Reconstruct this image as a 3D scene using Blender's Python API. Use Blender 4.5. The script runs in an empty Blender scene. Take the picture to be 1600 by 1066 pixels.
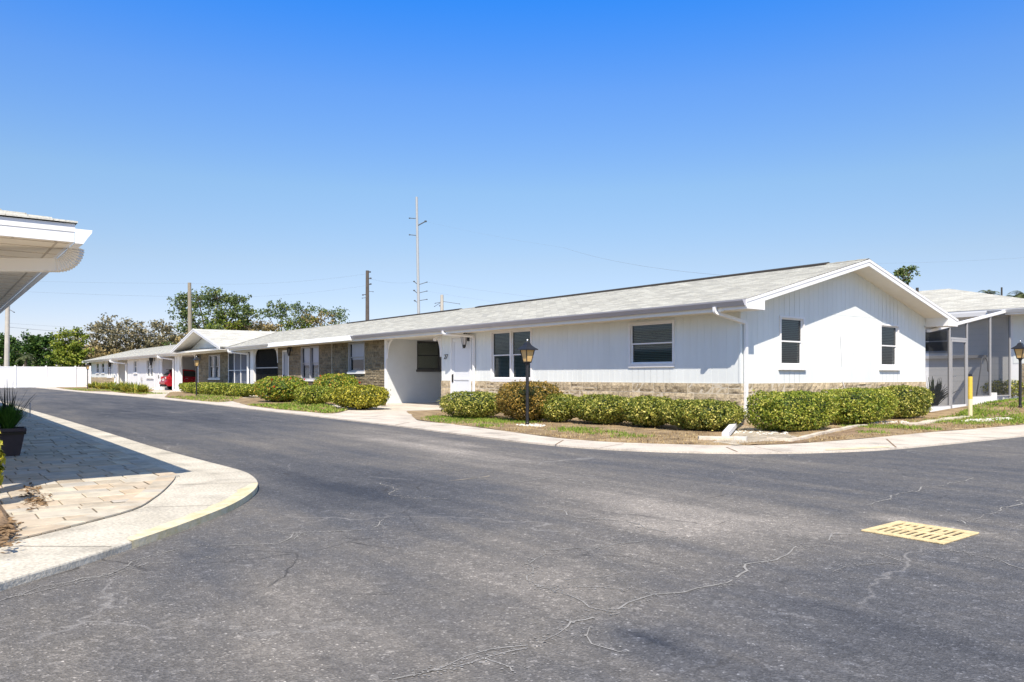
import bpy, bmesh, math, random
from mathutils import Vector, Matrix, noise
random.seed(7)
PI = math.pi
R_ = math.radians
scn = bpy.context.scene
COL = scn.collection

# ------------------------------------------------------------------ camera
CAMZ = 1.1
YAW = R_(52.72)
FW = Vector((-math.sin(YAW), math.cos(YAW), 0)); RT = Vector((math.cos(YAW), math.sin(YAW), 0))
FPX = 1202.0; HX = 800.0; HY = 587.0
def ground(px, py, z=0.0):
    d = FW + RT*((px-HX)/FPX) + Vector((0, 0, (HY-py)/FPX))
    t = (z-CAMZ)/d.z
    return Vector((0, 0, CAMZ)) + d*t
def at(px, dep, z=0.0):
    p = (FW + RT*((px-HX)/FPX))*dep
    return Vector((p.x, p.y, z))
def zat(py, dep): return CAMZ + (HY-py)/FPX*dep
cam = bpy.data.cameras.new('camera'); co = bpy.data.objects.new('camera', cam); COL.objects.link(co)
cam.sensor_width = 36; cam.lens = 36*FPX/1600; cam.shift_y = 54/1600; cam.clip_end = 3000; cam.clip_start = .05
co.location = (0, 0, CAMZ); co.rotation_euler = (PI/2, 0, YAW); scn.camera = co

# ------------------------------------------------------------------ light
SUN = Vector((.6, -.473, .898)).normalized()
EL = math.asin(SUN.z)
w = bpy.data.worlds.new('World'); scn.world = w; w.use_nodes = True
nt = w.node_tree
bg = nt.nodes['Background']
sky = nt.nodes.new('ShaderNodeTexSky'); sky.sky_type = 'NISHITA'; sky.sun_disc = False
sky.sun_elevation = EL; sky.sun_rotation = math.atan2(SUN.x, SUN.y)
sky.air_density = 1.0; sky.dust_density = .3; sky.ozone_density = 3.0; sky.altitude = 0
hsv = nt.nodes.new('ShaderNodeHueSaturation'); hsv.inputs['Saturation'].default_value = 1.12; hsv.inputs['Hue'].default_value = .5
# the deep-blue Florida sky: a colour gradient over elevation multiplied onto the physical sky
tcw = nt.nodes.new('ShaderNodeTexCoord'); sx = nt.nodes.new('ShaderNodeSeparateXYZ'); nt.links.new(tcw.outputs['Generated'], sx.inputs[0])
rw = nt.nodes.new('ShaderNodeValToRGB'); ew = rw.color_ramp.elements
stops = [(0., (.74, .66, .86)), (.10, (.84, .73, .78)), (.142, (.95, .80, .77)), (.232, (1.02, .97, .93)), (.342, (.76, .98, 1.26)), (.44, (.28, .93, 1.58)), (.56, (.80, .95, 1.10)), (.75, (1.5, 1.25, 1.0))]
while len(ew) < len(stops): ew.new(.5)
for i, (p, c) in enumerate(stops): ew[i].position = p; ew[i].color = (*[x/1.6 for x in c], 1)
nt.links.new(sx.outputs[2], rw.inputs[0])
vm = nt.nodes.new('ShaderNodeVectorMath'); vm.operation = 'MULTIPLY'; vm2 = nt.nodes.new('ShaderNodeVectorMath'); vm2.operation = 'SCALE'; vm2.inputs['Scale'].default_value = 1.6
nt.links.new(sky.outputs[0], hsv.inputs['Color']); nt.links.new(hsv.outputs[0], vm.inputs[0]); nt.links.new(rw.outputs[0], vm.inputs[1]); nt.links.new(vm.outputs[0], vm2.inputs[0]); nt.links.new(vm2.outputs[0], bg.inputs[0])
bg.inputs[1].default_value = .115
sl = bpy.data.lights.new('sun', 'SUN'); sl.energy = 4.5; sl.angle = R_(.5); sl.color = (1, .905, .77)
so = bpy.data.objects.new('sun', sl); COL.objects.link(so)
so.rotation_euler = (-SUN).to_track_quat('-Z', 'Y').to_euler(); so.location = SUN*50
scn.view_settings.view_transform = 'Standard'; scn.view_settings.look = 'None'; scn.view_settings.exposure = .55; scn.view_settings.gamma = 1

# ------------------------------------------------------------------ materials
M = {}
def mat(name, col, rough=.7, var=0., vscale=3., bump=0., bscale=40., spec=.3, metal=0., island=0., col2=None, stretch=None, trans=0.):
    m = bpy.data.materials.new(name); m.use_nodes = True; M[name] = m
    n = m.node_tree; L = n.links; b = n.nodes['Principled BSDF']
    b.inputs['Roughness'].default_value = rough; b.inputs['Specular IOR Level'].default_value = spec; b.inputs['Metallic'].default_value = metal
    c = (*col, 1)
    b.inputs['Base Color'].default_value = c
    tc = n.nodes.new('ShaderNodeTexCoord'); src = tc.outputs['Object']
    if stretch:
        mp = n.nodes.new('ShaderNodeMapping'); mp.inputs['Scale'].default_value = stretch; L.new(src, mp.inputs[0]); src = mp.outputs[0]
    cur = None
    if var or col2:
        ns = n.nodes.new('ShaderNodeTexNoise'); ns.inputs['Scale'].default_value = vscale; ns.inputs['Detail'].default_value = 6; ns.inputs['Roughness'].default_value = .65
        L.new(src, ns.inputs['Vector'])
        rp = n.nodes.new('ShaderNodeValToRGB'); L.new(ns.outputs['Fac'], rp.inputs[0])
        rp.color_ramp.elements[0].position = .3; rp.color_ramp.elements[1].position = .7
        c2 = col2 if col2 else col
        rp.color_ramp.elements[0].color = (*[x*(1-var) for x in col], 1)
        rp.color_ramp.elements[1].color = (*[min(1, x*(1+var)) for x in c2], 1)
        cur = rp.outputs[0]
    if island:
        g = n.nodes.new('ShaderNodeNewGeometry')
        mr = n.nodes.new('ShaderNodeMapRange'); mr.inputs[3].default_value = 1-island; mr.inputs[4].default_value = 1+island
        L.new(g.outputs['Random Per Island'], mr.inputs[0])
        mx = n.nodes.new('ShaderNodeVectorMath'); mx.operation = 'SCALE'
        if cur: L.new(cur, mx.inputs[0])
        else: mx.inputs[0].default_value = col
        L.new(mr.outputs[0], mx.inputs['Scale']); cur = mx.outputs[0]
    if cur: L.new(cur, b.inputs['Base Color'])
    if bump:
        nb = n.nodes.new('ShaderNodeTexNoise'); nb.inputs['Scale'].default_value = bscale; nb.inputs['Detail'].default_value = 5
        L.new(src, nb.inputs['Vector'])
        bp = n.nodes.new('ShaderNodeBump'); bp.inputs['Strength'].default_value = bump; bp.inputs['Distance'].default_value = .02
        L.new(nb.outputs['Fac'], bp.inputs['Height']); L.new(bp.outputs[0], b.inputs['Normal'])
    return m
def leafmat(name, stops, rough=.45, trans=.3, spec=.4):
    m = bpy.data.materials.new(name); m.use_nodes = True; M[name] = m
    n = m.node_tree; L = n.links; b = n.nodes['Principled BSDF']; out = n.nodes['Material Output']
    g = n.nodes.new('ShaderNodeNewGeometry'); rp = n.nodes.new('ShaderNodeValToRGB')
    tc = n.nodes.new('ShaderNodeTexCoord'); ns = n.nodes.new('ShaderNodeTexNoise'); ns.inputs['Scale'].default_value = 2.2; ns.inputs['Detail'].default_value = 2
    L.new(tc.outputs['Object'], ns.inputs['Vector'])
    ad = n.nodes.new('ShaderNodeMath'); ad.operation = 'MULTIPLY_ADD'; ad.inputs[1].default_value = .9; ad.inputs[2].default_value = -.45
    L.new(ns.outputs['Fac'], ad.inputs[0])
    a2 = n.nodes.new('ShaderNodeMath'); a2.operation = 'ADD'; a2.use_clamp = True
    L.new(ad.outputs[0], a2.inputs[0]); L.new(g.outputs['Random Per Island'], a2.inputs[1])
    L.new(a2.outputs[0], rp.inputs[0])
    e = rp.color_ramp.elements
    while len(e) < len(stops): e.new(.5)
    for i, (p, c) in enumerate(stops): e[i].position = p; e[i].color = (*c, 1)
    L.new(rp.outputs[0], b.inputs['Base Color']); b.inputs['Roughness'].default_value = rough; b.inputs['Specular IOR Level'].default_value = spec
    tr = n.nodes.new('ShaderNodeBsdfTranslucent'); L.new(rp.outputs[0], tr.inputs[0])
    mx = n.nodes.new('ShaderNodeMixShader'); mx.inputs[0].default_value = trans
    L.new(b.outputs[0], mx.inputs[1]); L.new(tr.outputs[0], mx.inputs[2]); L.new(mx.outputs[0], out.inputs[0])
    return m
def glassmat(name, tint, amt=.08):
    m = bpy.data.materials.new(name); m.use_nodes = True; M[name] = m
    n = m.node_tree; L = n.links; out = n.nodes['Material Output']; n.nodes.remove(n.nodes['Principled BSDF'])
    t = n.nodes.new('ShaderNodeBsdfTransparent'); t.inputs[0].default_value = (*tint, 1)
    g = n.nodes.new('ShaderNodeBsdfGlossy'); g.inputs['Roughness'].default_value = .03; g.inputs[0].default_value = (.9, .95, 1, 1)
    lw = n.nodes.new('ShaderNodeFresnel'); lw.inputs[0].default_value = 1.33
    ad = n.nodes.new('ShaderNodeMath'); ad.operation = 'ADD'; ad.inputs[1].default_value = amt; L.new(lw.outputs[0], ad.inputs[0])
    mx = n.nodes.new('ShaderNodeMixShader'); L.new(ad.outputs[0], mx.inputs[0]); L.new(t.outputs[0], mx.inputs[1]); L.new(g.outputs[0], mx.inputs[2])
    L.new(mx.outputs[0], out.inputs[0]); return m
def screenmat(name, col, alpha):
    m = bpy.data.materials.new(name); m.use_nodes = True; M[name] = m
    n = m.node_tree; L = n.links; out = n.nodes['Material Output']; b = n.nodes['Principled BSDF']
    b.inputs['Base Color'].default_value = (*col, 1); b.inputs['Roughness'].default_value = .8; b.inputs['Specular IOR Level'].default_value = .1
    t = n.nodes.new('ShaderNodeBsdfTransparent'); mx = n.nodes.new('ShaderNodeMixShader'); mx.inputs[0].default_value = alpha
    L.new(t.outputs[0], mx.inputs[1]); L.new(b.outputs[0], mx.inputs[2]); L.new(mx.outputs[0], out.inputs[0]); return m

mat('white_paint', (.80, .80, .80), .55, var=.03, vscale=2., bump=.03, bscale=60)
mat('siding', (.73, .765, .755), .6, var=.055, vscale=1.6, bump=.05, bscale=90, stretch=(1, 1, .25))
mat('block_paint', (.66, .69, .70), .7, var=.04, vscale=2., bump=.12, bscale=50)
mat('block_white', (.77, .775, .78), .65, var=.03, vscale=2., bump=.1, bscale=50)
mat('trim_cream', (.80, .77, .70), .5, var=.03)
mat('soffit', (.80, .76, .68), .6, var=.03, vscale=4); mat('soffit_tan', (.84, .76, .63), .6, var=.04, vscale=4); mat('soffit_seam', (.55, .48, .39), .7); mat('spout_tan', (.78, .74, .67), .45)
mat('gutter_grey', (.40, .40, .45), .35, var=.05, vscale=2, spec=.5)
mat('gutter_white', (.80, .80, .80), .35, var=.03, spec=.5)
mat('mortar', (.58, .52, .41), .9, var=.1, bump=.3); mat('mortar_brown', (.24, .205, .145), .9, var=.2, bump=.3)
mat('stone_tan', (.40, .32, .20), .9, var=.34, vscale=11, bump=1., bscale=22, island=.16, col2=(.45, .375, .26))
mat('stone_brown', (.165, .135, .09), .9, var=.35, vscale=8, bump=1., bscale=24, island=.26, col2=(.22, .18, .115))
mat('dark_vent', (.045, .04, .035), .8)
mat('door_white', (.72, .74, .77), .4, var=.02)
mat('door_grey', (.32, .34, .38), .4)
mat('black_metal', (.018, .018, .02), .45, spec=.5, var=.3, vscale=20)
mat('steel', (.55, .55, .55), .3, metal=.9)
mat('alu_frame', (.38, .38, .39), .4, var=.04)
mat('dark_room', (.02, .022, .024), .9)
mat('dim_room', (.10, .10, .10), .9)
mat('blind', (.36, .42, .37), .6)
mat('pale_blind', (.80, .80, .66), .7); mat('curtain', (.66, .63, .72), .8, var=.08, vscale=6, stretch=(14, 14, .3))
mat('sky_shade', (.60, .60, .72), .5)
mat('slate_blind', (.04, .055, .085), .6)
glassmat('glass', (.46, .54, .52), .05); glassmat('glass_clear', (.8, .84, .86), .03)
mat('amber_glass', (.62, .42, .18), .25, spec=.5, var=.1, vscale=12)
screenmat('screen', (.030, .032, .035), .60); screenmat('roof_mesh', (.045, .047, .05), .14); screenmat('screen_dark', (.012, .013, .014), .86); screenmat('screen_blue', (.12, .14, .17), .55)
mat('vinyl', (.82, .82, .82), .4)
mat('wood_pole', (.30, .26, .20), .9, var=.25, vscale=2, stretch=(8, 8, .6))
mat('pole_pale', (.50, .46, .40), .9, var=.12, vscale=2)
mat('pole_dark', (.11, .09, .075), .9, var=.2)
mat('pole_galv', (.42, .43, .45), .6, var=.08)
mat('wire', (.22, .24, .27), .6)
mat('insulator', (.10, .11, .13), .5)
mat('yellow_paint', (.70, .49, .07), .6, var=.12, vscale=8)
mat('cream_paint', (.75, .66, .40), .7, var=.1, vscale=8)
mat('kerb_yellow', (.70, .59, .31), .8, var=.2, vscale=9, bump=.2, bscale=60, col2=(.62, .56, .43))
mat('grate_yellow', (.74, .59, .32), .75, var=.3, vscale=16, bump=.3, bscale=60, col2=(.66, .52, .29))
mat('bark', (.12, .095, .07), .95, var=.3, vscale=5, bump=.6, bscale=20)
mat('twig', (.10, .075, .05), .95, var=.3, vscale=9)
mat('pot', (.075, .055, .055), .6, var=.15, vscale=6)
mat('soil', (.06, .045, .03), 1.)
mat('pebble', (.66, .63, .57), .9, island=.3, var=.15, vscale=20)
mat('edging', (.60, .53, .43), .9, var=.2, vscale=5, bump=.4)
mat('car_red', (.32, .010, .020), .25, spec=.6)
mat('car_glass', (.02, .022, .025), .08, spec=.6)
mat('tail_red', (.45, .02, .02), .2, spec=.6)
mat('lens_clear', (.7, .68, .66), .2, spec=.6)
mat('rubber', (.02, .02, .02), .8)
mat('chrome', (.6, .6, .6), .2, metal=.9)
mat('flower_red', (.60, .03, .02), .6)
mat('dead_leaf', (.20, .13, .07), .9, island=.4)
leafmat('hedge_leaf', [(0, (0.062, 0.094, 0.015)), (.35, (0.166, 0.208, 0.029)), (.7, (0.331, 0.342, 0.050)), (1, (0.773, 0.697, 0.187))])
leafmat('hedge_rust', [(0, (0.083, 0.074, 0.018)), (.3, (0.179, 0.154, 0.028)), (.65, (0.359, 0.228, 0.044)), (1, (0.552, 0.362, 0.088))])
leafmat('hedge_yellow', [(0, (0.081, 0.109, 0.014)), (.35, (0.230, 0.253, 0.025)), (.7, (0.460, 0.425, 0.040)), (1, (0.667, 0.575, 0.080))])
leafmat('hedge_bright', [(0, (0.069, 0.114, 0.015)), (.35, (0.193, 0.268, 0.028)), (.7, (0.373, 0.402, 0.044)), (1, (0.635, 0.590, 0.132))])
leafmat('croton', [(0, (0.069, 0.134, 0.015)), (.4, (0.179, 0.281, 0.028)), (.75, (0.386, 0.415, 0.044)), (1, (0.621, 0.375, 0.077))])
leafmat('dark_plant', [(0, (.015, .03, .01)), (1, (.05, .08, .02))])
leafmat('oak_grey', [(0, (0.119, 0.119, 0.076)), (.5, (0.239, 0.217, 0.130)), (1, (0.414, 0.347, 0.195))], .6, .25, .2)
leafmat('oak_brown', [(0, (0.142, 0.121, 0.061)), (.5, (0.303, 0.242, 0.111)), (1, (0.485, 0.363, 0.142))], .6, .25, .2)
leafmat('oak_green', [(0, (0.051, 0.090, 0.030)), (.5, (0.121, 0.182, 0.051)), (1, (0.262, 0.282, 0.101))], .6, .25, .2)
leafmat('tree_green', [(0, (0.022, 0.054, 0.012)), (.5, (0.048, 0.108, 0.022)), (1, (0.120, 0.192, 0.036))], .5, .25, .3)
leafmat('tree_lime', [(0, (0.090, 0.135, 0.015)), (.5, (0.194, 0.254, 0.030)), (1, (0.374, 0.389, 0.060))], .5, .3, .3)
leafmat('palm_leaf', [(0, (.05, .065, .03)), (1, (.16, .18, .07))], .5, .2, .3)
leafmat('grass_green', [(0, (.09, .17, .02)), (.5, (.21, .33, .04)), (1, (.38, .44, .08))], .6, .3, .2)
leafmat('grass_dry', [(0, (.22, .14, .07)), (.5, (.42, .30, .15)), (1, (.58, .46, .23))], .8, .2, .1)
leafmat('spike_leaf', [(0, (.01, .015, .012)), (1, (.035, .045, .04))], .5, .1, .3)
leafmat('fern_leaf', [(0, (0.036, 0.108, 0.014)), (1, (0.108, 0.252, 0.036))], .5, .3, .3)
leafmat('lily_leaf', [(0, (0.103, 0.155, 0.021)), (.5, (0.293, 0.328, 0.052)), (1, (0.621, 0.552, 0.103))], .5, .3, .3)

def ramp(n, pts):
    rp = n.nodes.new('ShaderNodeValToRGB'); e = rp.color_ramp.elements
    while len(e) < len(pts): e.new(.5)
    for i, (p, c) in enumerate(pts): e[i].position = p; e[i].color = (*c, 1) if not isinstance(c, float) else (c, c, c, 1)
    return rp
def asphalt():
    m = bpy.data.materials.new('asphalt'); m.use_nodes = True; M['asphalt'] = m
    n = m.node_tree; L = n.links; b = n.nodes['Principled BSDF']
    b.inputs['Roughness'].default_value = .82; b.inputs['Specular IOR Level'].default_value = .25
    tc = n.nodes.new('ShaderNodeTexCoord'); o = tc.outputs['Object']
    def nz(scale, det=4, st=None, r=.6):
        s = o
        if st:
            mp = n.nodes.new('ShaderNodeMapping'); mp.inputs['Scale'].default_value = st[:3]; mp.inputs['Rotation'].default_value = (0, 0, st[3]); L.new(o, mp.inputs[0]); s = mp.outputs[0]
        t = n.nodes.new('ShaderNodeTexNoise'); t.inputs['Scale'].default_value = scale; t.inputs['Detail'].default_value = det; t.inputs['Roughness'].default_value = r
        L.new(s, t.inputs['Vector']); return t.outputs['Fac']
    at_ = n.nodes.new('ShaderNodeAttribute'); at_.attribute_name = 'wear'
    big = nz(.45, 5, (.35, 1., 1, .12)); streak = nz(1.6, 4, (.18, 1.6, 1, .25)); mid = nz(3.5, 6)
    # wear factor
    def math(op, a, bb, clamp=False):
        x = n.nodes.new('ShaderNodeMath'); x.operation = op; x.use_clamp = clamp
        for i, v in enumerate((a, bb)):
            if isinstance(v, (int, float)): x.inputs[i].default_value = v
            else: L.new(v, x.inputs[i])
        return x.outputs[0]
    f = math('ADD', math('MULTIPLY', big, .85), math('MULTIPLY', streak, .60))
    f = math('ADD', f, math('MULTIPLY', mid, .28))
    f = math('ADD', f, at_.outputs['Fac'])
    f = math('SUBTRACT', f, .395)
    rp = ramp(n, [(.06, (.052, .057, .070)), (.34, (.108, .109, .116)), (.60, (.178, .166, .152)), (1., (.36, .325, .285))]); L.new(f, rp.inputs[0])
    # aggregate speckle
    v = n.nodes.new('ShaderNodeTexVoronoi'); v.inputs['Scale'].default_value = 110; L.new(o, v.inputs['Vector'])
    sp = n.nodes.new('ShaderNodeSeparateColor'); L.new(v.outputs['Color'], sp.inputs[0])
    r2 = ramp(n, [(0., .72), (.5, .93), (.86, 1.07), (.97, 1.35), (1., 2.2)]); L.new(sp.outputs[0], r2.inputs[0])
    v2 = n.nodes.new('ShaderNodeTexVoronoi'); v2.inputs['Scale'].default_value = 30; L.new(o, v2.inputs['Vector'])
    s2 = n.nodes.new('ShaderNodeSeparateColor'); L.new(v2.outputs['Color'], s2.inputs[0])
    r3 = ramp(n, [(0., .86), (.6, 1.), (.93, 1.07), (1., 1.4)]); L.new(s2.outputs[0], r3.inputs[0])
    mx = n.nodes.new('ShaderNodeMix'); mx.data_type = 'RGBA'; mx.blend_type = 'MULTIPLY'; mx.inputs[0].default_value = 1
    L.new(rp.outputs[0], mx.inputs[6]); L.new(r2.outputs[0], mx.inputs[7])
    m2 = n.nodes.new('ShaderNodeMix'); m2.data_type = 'RGBA'; m2.blend_type = 'MULTIPLY'; m2.inputs[0].default_value = 1
    L.new(mx.outputs[2], m2.inputs[6]); L.new(r3.outputs[0], m2.inputs[7])
    # fine cracks: distorted voronoi edges, only where worn
    dn = n.nodes.new('ShaderNodeTexNoise'); dn.inputs['Scale'].default_value = 1.3; dn.inputs['Detail'].default_value = 6; L.new(o, dn.inputs['Vector'])
    va = n.nodes.new('ShaderNodeVectorMath'); va.operation = 'MULTIPLY_ADD'; va.inputs[1].default_value = (1.3, 1.3, 0); L.new(dn.outputs['Color'], va.inputs[0]); L.new(o, va.inputs[2])
    ve = n.nodes.new('ShaderNodeTexVoronoi'); ve.feature = 'DISTANCE_TO_EDGE'; ve.inputs['Scale'].default_value = .42; L.new(va.outputs[0], ve.inputs['Vector'])
    cm = ramp(n, [(0., 1.), (.0025, .8), (.006, 0.)]); L.new(ve.outputs['Distance'], cm.inputs[0])
    mk = ramp(n, [(.50, 0.), (.60, .8)]); L.new(nz(.55, 3), mk.inputs[0])
    cf = math('MULTIPLY', cm.outputs[0], math('MULTIPLY', mk.outputs[0], math('ADD', nz(9, 3), .1)))
    m3 = n.nodes.new('ShaderNodeMix'); m3.data_type = 'RGBA'; L.new(cf, m3.inputs[0]); L.new(m2.outputs[2], m3.inputs[6]); m3.inputs[7].default_value = (.36, .345, .33, 1)
    ve2 = n.nodes.new('ShaderNodeTexVoronoi'); ve2.feature = 'DISTANCE_TO_EDGE'; ve2.inputs['Scale'].default_value = .9
    va2 = n.nodes.new('ShaderNodeVectorMath'); va2.operation = 'MULTIPLY_ADD'; va2.inputs[1].default_value = (.6, .6, 0); va2.inputs[2].default_value = (0, 0, 0); L.new(dn.outputs['Color'], va2.inputs[0]); L.new(o, va2.inputs[2]); L.new(va2.outputs[0], ve2.inputs['Vector'])
    c2 = ramp(n, [(0., 1.), (.004, .9), (.009, 0.)]); L.new(ve2.outputs['Distance'], c2.inputs[0])
    k2 = ramp(n, [(.52, 0.), (.64, .75)]); L.new(nz(.8, 4, (1, 1, 1, 1.1)), k2.inputs[0])
    m4 = n.nodes.new('ShaderNodeMix'); m4.data_type = 'RGBA'; L.new(math('MULTIPLY', c2.outputs[0], k2.outputs[0]), m4.inputs[0]); L.new(m3.outputs[2], m4.inputs[6]); m4.inputs[7].default_value = (.045, .043, .042, 1)
    L.new(m4.outputs[2], b.inputs['Base Color'])
    bp = n.nodes.new('ShaderNodeBump'); bp.inputs['Strength'].default_value = .5; bp.inputs['Distance'].default_value = .008
    L.new(v.outputs['Distance'], bp.inputs['Height']); L.new(bp.outputs[0], b.inputs['Normal'])
asphalt()
mat('crack', (.29, .28, .265), .95, var=.35, vscale=6)
mat('crack_tan', (.38, .33, .26), .95, var=.4, vscale=6)
mat('oil', (.02, .02, .024), .6, var=.3, vscale=5)
def concrete(name, c1, c2, speck):
    m = mat(name, c1, .9, var=.06, vscale=.9, col2=c2, bump=.25, bscale=70)
    n = m.node_tree; L = n.links; b = n.nodes['Principled BSDF']; src = b.inputs['Base Color'].links[0].from_socket
    tc = n.nodes.new('ShaderNodeTexCoord')
    v = n.nodes.new('ShaderNodeTexNoise'); v.inputs['Scale'].default_value = 45; v.inputs['Detail'].default_value = 3; L.new(tc.outputs['Object'], v.inputs['Vector'])
    rp = ramp(n, [(.35, 1-speck), (.6, 1.), (.75, 1+speck*.4)]); L.new(v.outputs['Fac'], rp.inputs[0])
    v3 = n.nodes.new('ShaderNodeTexNoise'); v3.inputs['Scale'].default_value = 2.2; v3.inputs['Detail'].default_value = 5; L.new(tc.outputs['Object'], v3.inputs['Vector'])
    r3 = ramp(n, [(.30, .70), (.48, .96), (.8, 1.05)]); L.new(v3.outputs['Fac'], r3.inputs[0])
    mx = n.nodes.new('ShaderNodeMix'); mx.data_type = 'RGBA'; mx.blend_type = 'MULTIPLY'; mx.inputs[0].default_value = 1
    L.new(src, mx.inputs[6]); L.new(rp.outputs[0], mx.inputs[7])
    m2 = n.nodes.new('ShaderNodeMix'); m2.data_type = 'RGBA'; m2.blend_type = 'MULTIPLY'; m2.inputs[0].default_value = 1
    L.new(mx.outputs[2], m2.inputs[6]); L.new(r3.outputs[0], m2.inputs[7]); L.new(m2.outputs[2], b.inputs['Base Color'])
concrete('concrete', (.62, .55, .46), (.72, .645, .545), .2)
concrete('concrete_pale', (.58, .535, .44), (.70, .65, .55), .26)
def pavers():
    m = bpy.data.materials.new('pavers'); m.use_nodes = True; M['pavers'] = m
    n = m.node_tree; L = n.links; b = n.nodes['Principled BSDF']; b.inputs['Roughness'].default_value = .85
    tc = n.nodes.new('ShaderNodeTexCoord')
    g = n.nodes.new('ShaderNodeNewGeometry'); rp = ramp(n, [(0., (.40, .34, .255)), (.25, (.50, .44, .345)), (.5, (.57, .455, .32)), (.75, (.45, .42, .365)), (1., (.62, .55, .42))]); L.new(g.outputs['Random Per Island'], rp.inputs[0])
    ns = n.nodes.new('ShaderNodeTexNoise'); ns.inputs['Scale'].default_value = 7; ns.inputs['Detail'].default_value = 6; L.new(tc.outputs['Object'], ns.inputs['Vector'])
    r2 = ramp(n, [(.3, .8), (.7, 1.15)]); L.new(ns.outputs['Fac'], r2.inputs[0])
    mx = n.nodes.new('ShaderNodeMix'); mx.data_type = 'RGBA'; mx.blend_type = 'MULTIPLY'; mx.inputs[0].default_value = 1
    L.new(rp.outputs[0], mx.inputs[6]); L.new(r2.outputs[0], mx.inputs[7]); L.new(mx.outputs[2], b.inputs['Base Color'])
    nb = n.nodes.new('ShaderNodeTexNoise'); nb.inputs['Scale'].default_value = 60; L.new(tc.outputs['Object'], nb.inputs['Vector'])
    bp = n.nodes.new('ShaderNodeBump'); bp.inputs['Strength'].default_value = .3; bp.inputs['Distance'].default_value = .01; L.new(nb.outputs['Fac'], bp.inputs['Height']); L.new(bp.outputs[0], b.inputs['Normal'])
pavers()
mat('paver_joint', (.20, .17, .13), 1.)
def shingles():
    m = bpy.data.materials.new('shingles'); m.use_nodes = True; M['shingles'] = m
    n = m.node_tree; L = n.links; b = n.nodes['Principled BSDF']; b.inputs['Roughness'].default_value = .9; b.inputs['Specular IOR Level'].default_value = .15
    tc = n.nodes.new('ShaderNodeTexCoord')
    br = n.nodes.new('ShaderNodeTexBrick'); br.inputs['Scale'].default_value = 1; br.inputs['Brick Width'].default_value = .33; br.inputs['Row Height'].default_value = .139
    br.inputs['Mortar Size'].default_value = .006; br.inputs['Mortar Smooth'].default_value = .3; br.inputs['Bias'].default_value = 0
    br.inputs['Color1'].default_value = (.46, .45, .405, 1); br.inputs['Color2'].default_value = (.64, .63, .565, 1); br.inputs['Mortar'].default_value = (.37, .36, .31, 1)
    L.new(tc.outputs['UV'], br.inputs['Vector'])
    ns = n.nodes.new('ShaderNodeTexNoise'); ns.inputs['Scale'].default_value = .9; ns.inputs['Detail'].default_value = 5; L.new(tc.outputs['Object'], ns.inputs['Vector'])
    r2 = ramp(n, [(.3, .95), (.7, 1.04)]); L.new(ns.outputs['Fac'], r2.inputs[0])
    n4 = n.nodes.new('ShaderNodeTexNoise'); n4.inputs['Scale'].default_value = 60; L.new(tc.outputs['Object'], n4.inputs['Vector'])
    r4 = ramp(n, [(.3, .85), (.7, 1.12)]); L.new(n4.outputs['Fac'], r4.inputs[0])
    mx = n.nodes.new('ShaderNodeMix'); mx.data_type = 'RGBA'; mx.blend_type = 'MULTIPLY'; mx.inputs[0].default_value = 1
    L.new(br.outputs['Color'], mx.inputs[6]); L.new(r2.outputs[0], mx.inputs[7])
    m2 = n.nodes.new('ShaderNodeMix'); m2.data_type = 'RGBA'; m2.blend_type = 'MULTIPLY'; m2.inputs[0].default_value = 1
    L.new(mx.outputs[2], m2.inputs[6]); L.new(r4.outputs[0], m2.inputs[7]); L.new(m2.outputs[2], b.inputs['Base Color'])
    bp = n.nodes.new('ShaderNodeBump'); bp.inputs['Strength'].default_value = .5; bp.inputs['Distance'].default_value = .01; L.new(n4.outputs['Fac'], bp.inputs['Height']); L.new(bp.outputs[0], b.inputs['Normal'])
shingles()
mat('mulch', (.19, .125, .075), 1., var=.35, vscale=7, col2=(.30, .21, .13), bump=1., bscale=45)
mat('sandy', (.40, .34, .25), 1., var=.3, vscale=5, col2=(.46, .40, .31), bump=.6, bscale=60)
mat('lawn_soil', (.21, .14, .08), 1., var=.35, vscale=2.6, col2=(.35, .26, .15), bump=1., bscale=50)
mat('terrain', (.10, .12, .045), 1., var=.3, vscale=.2)

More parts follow.
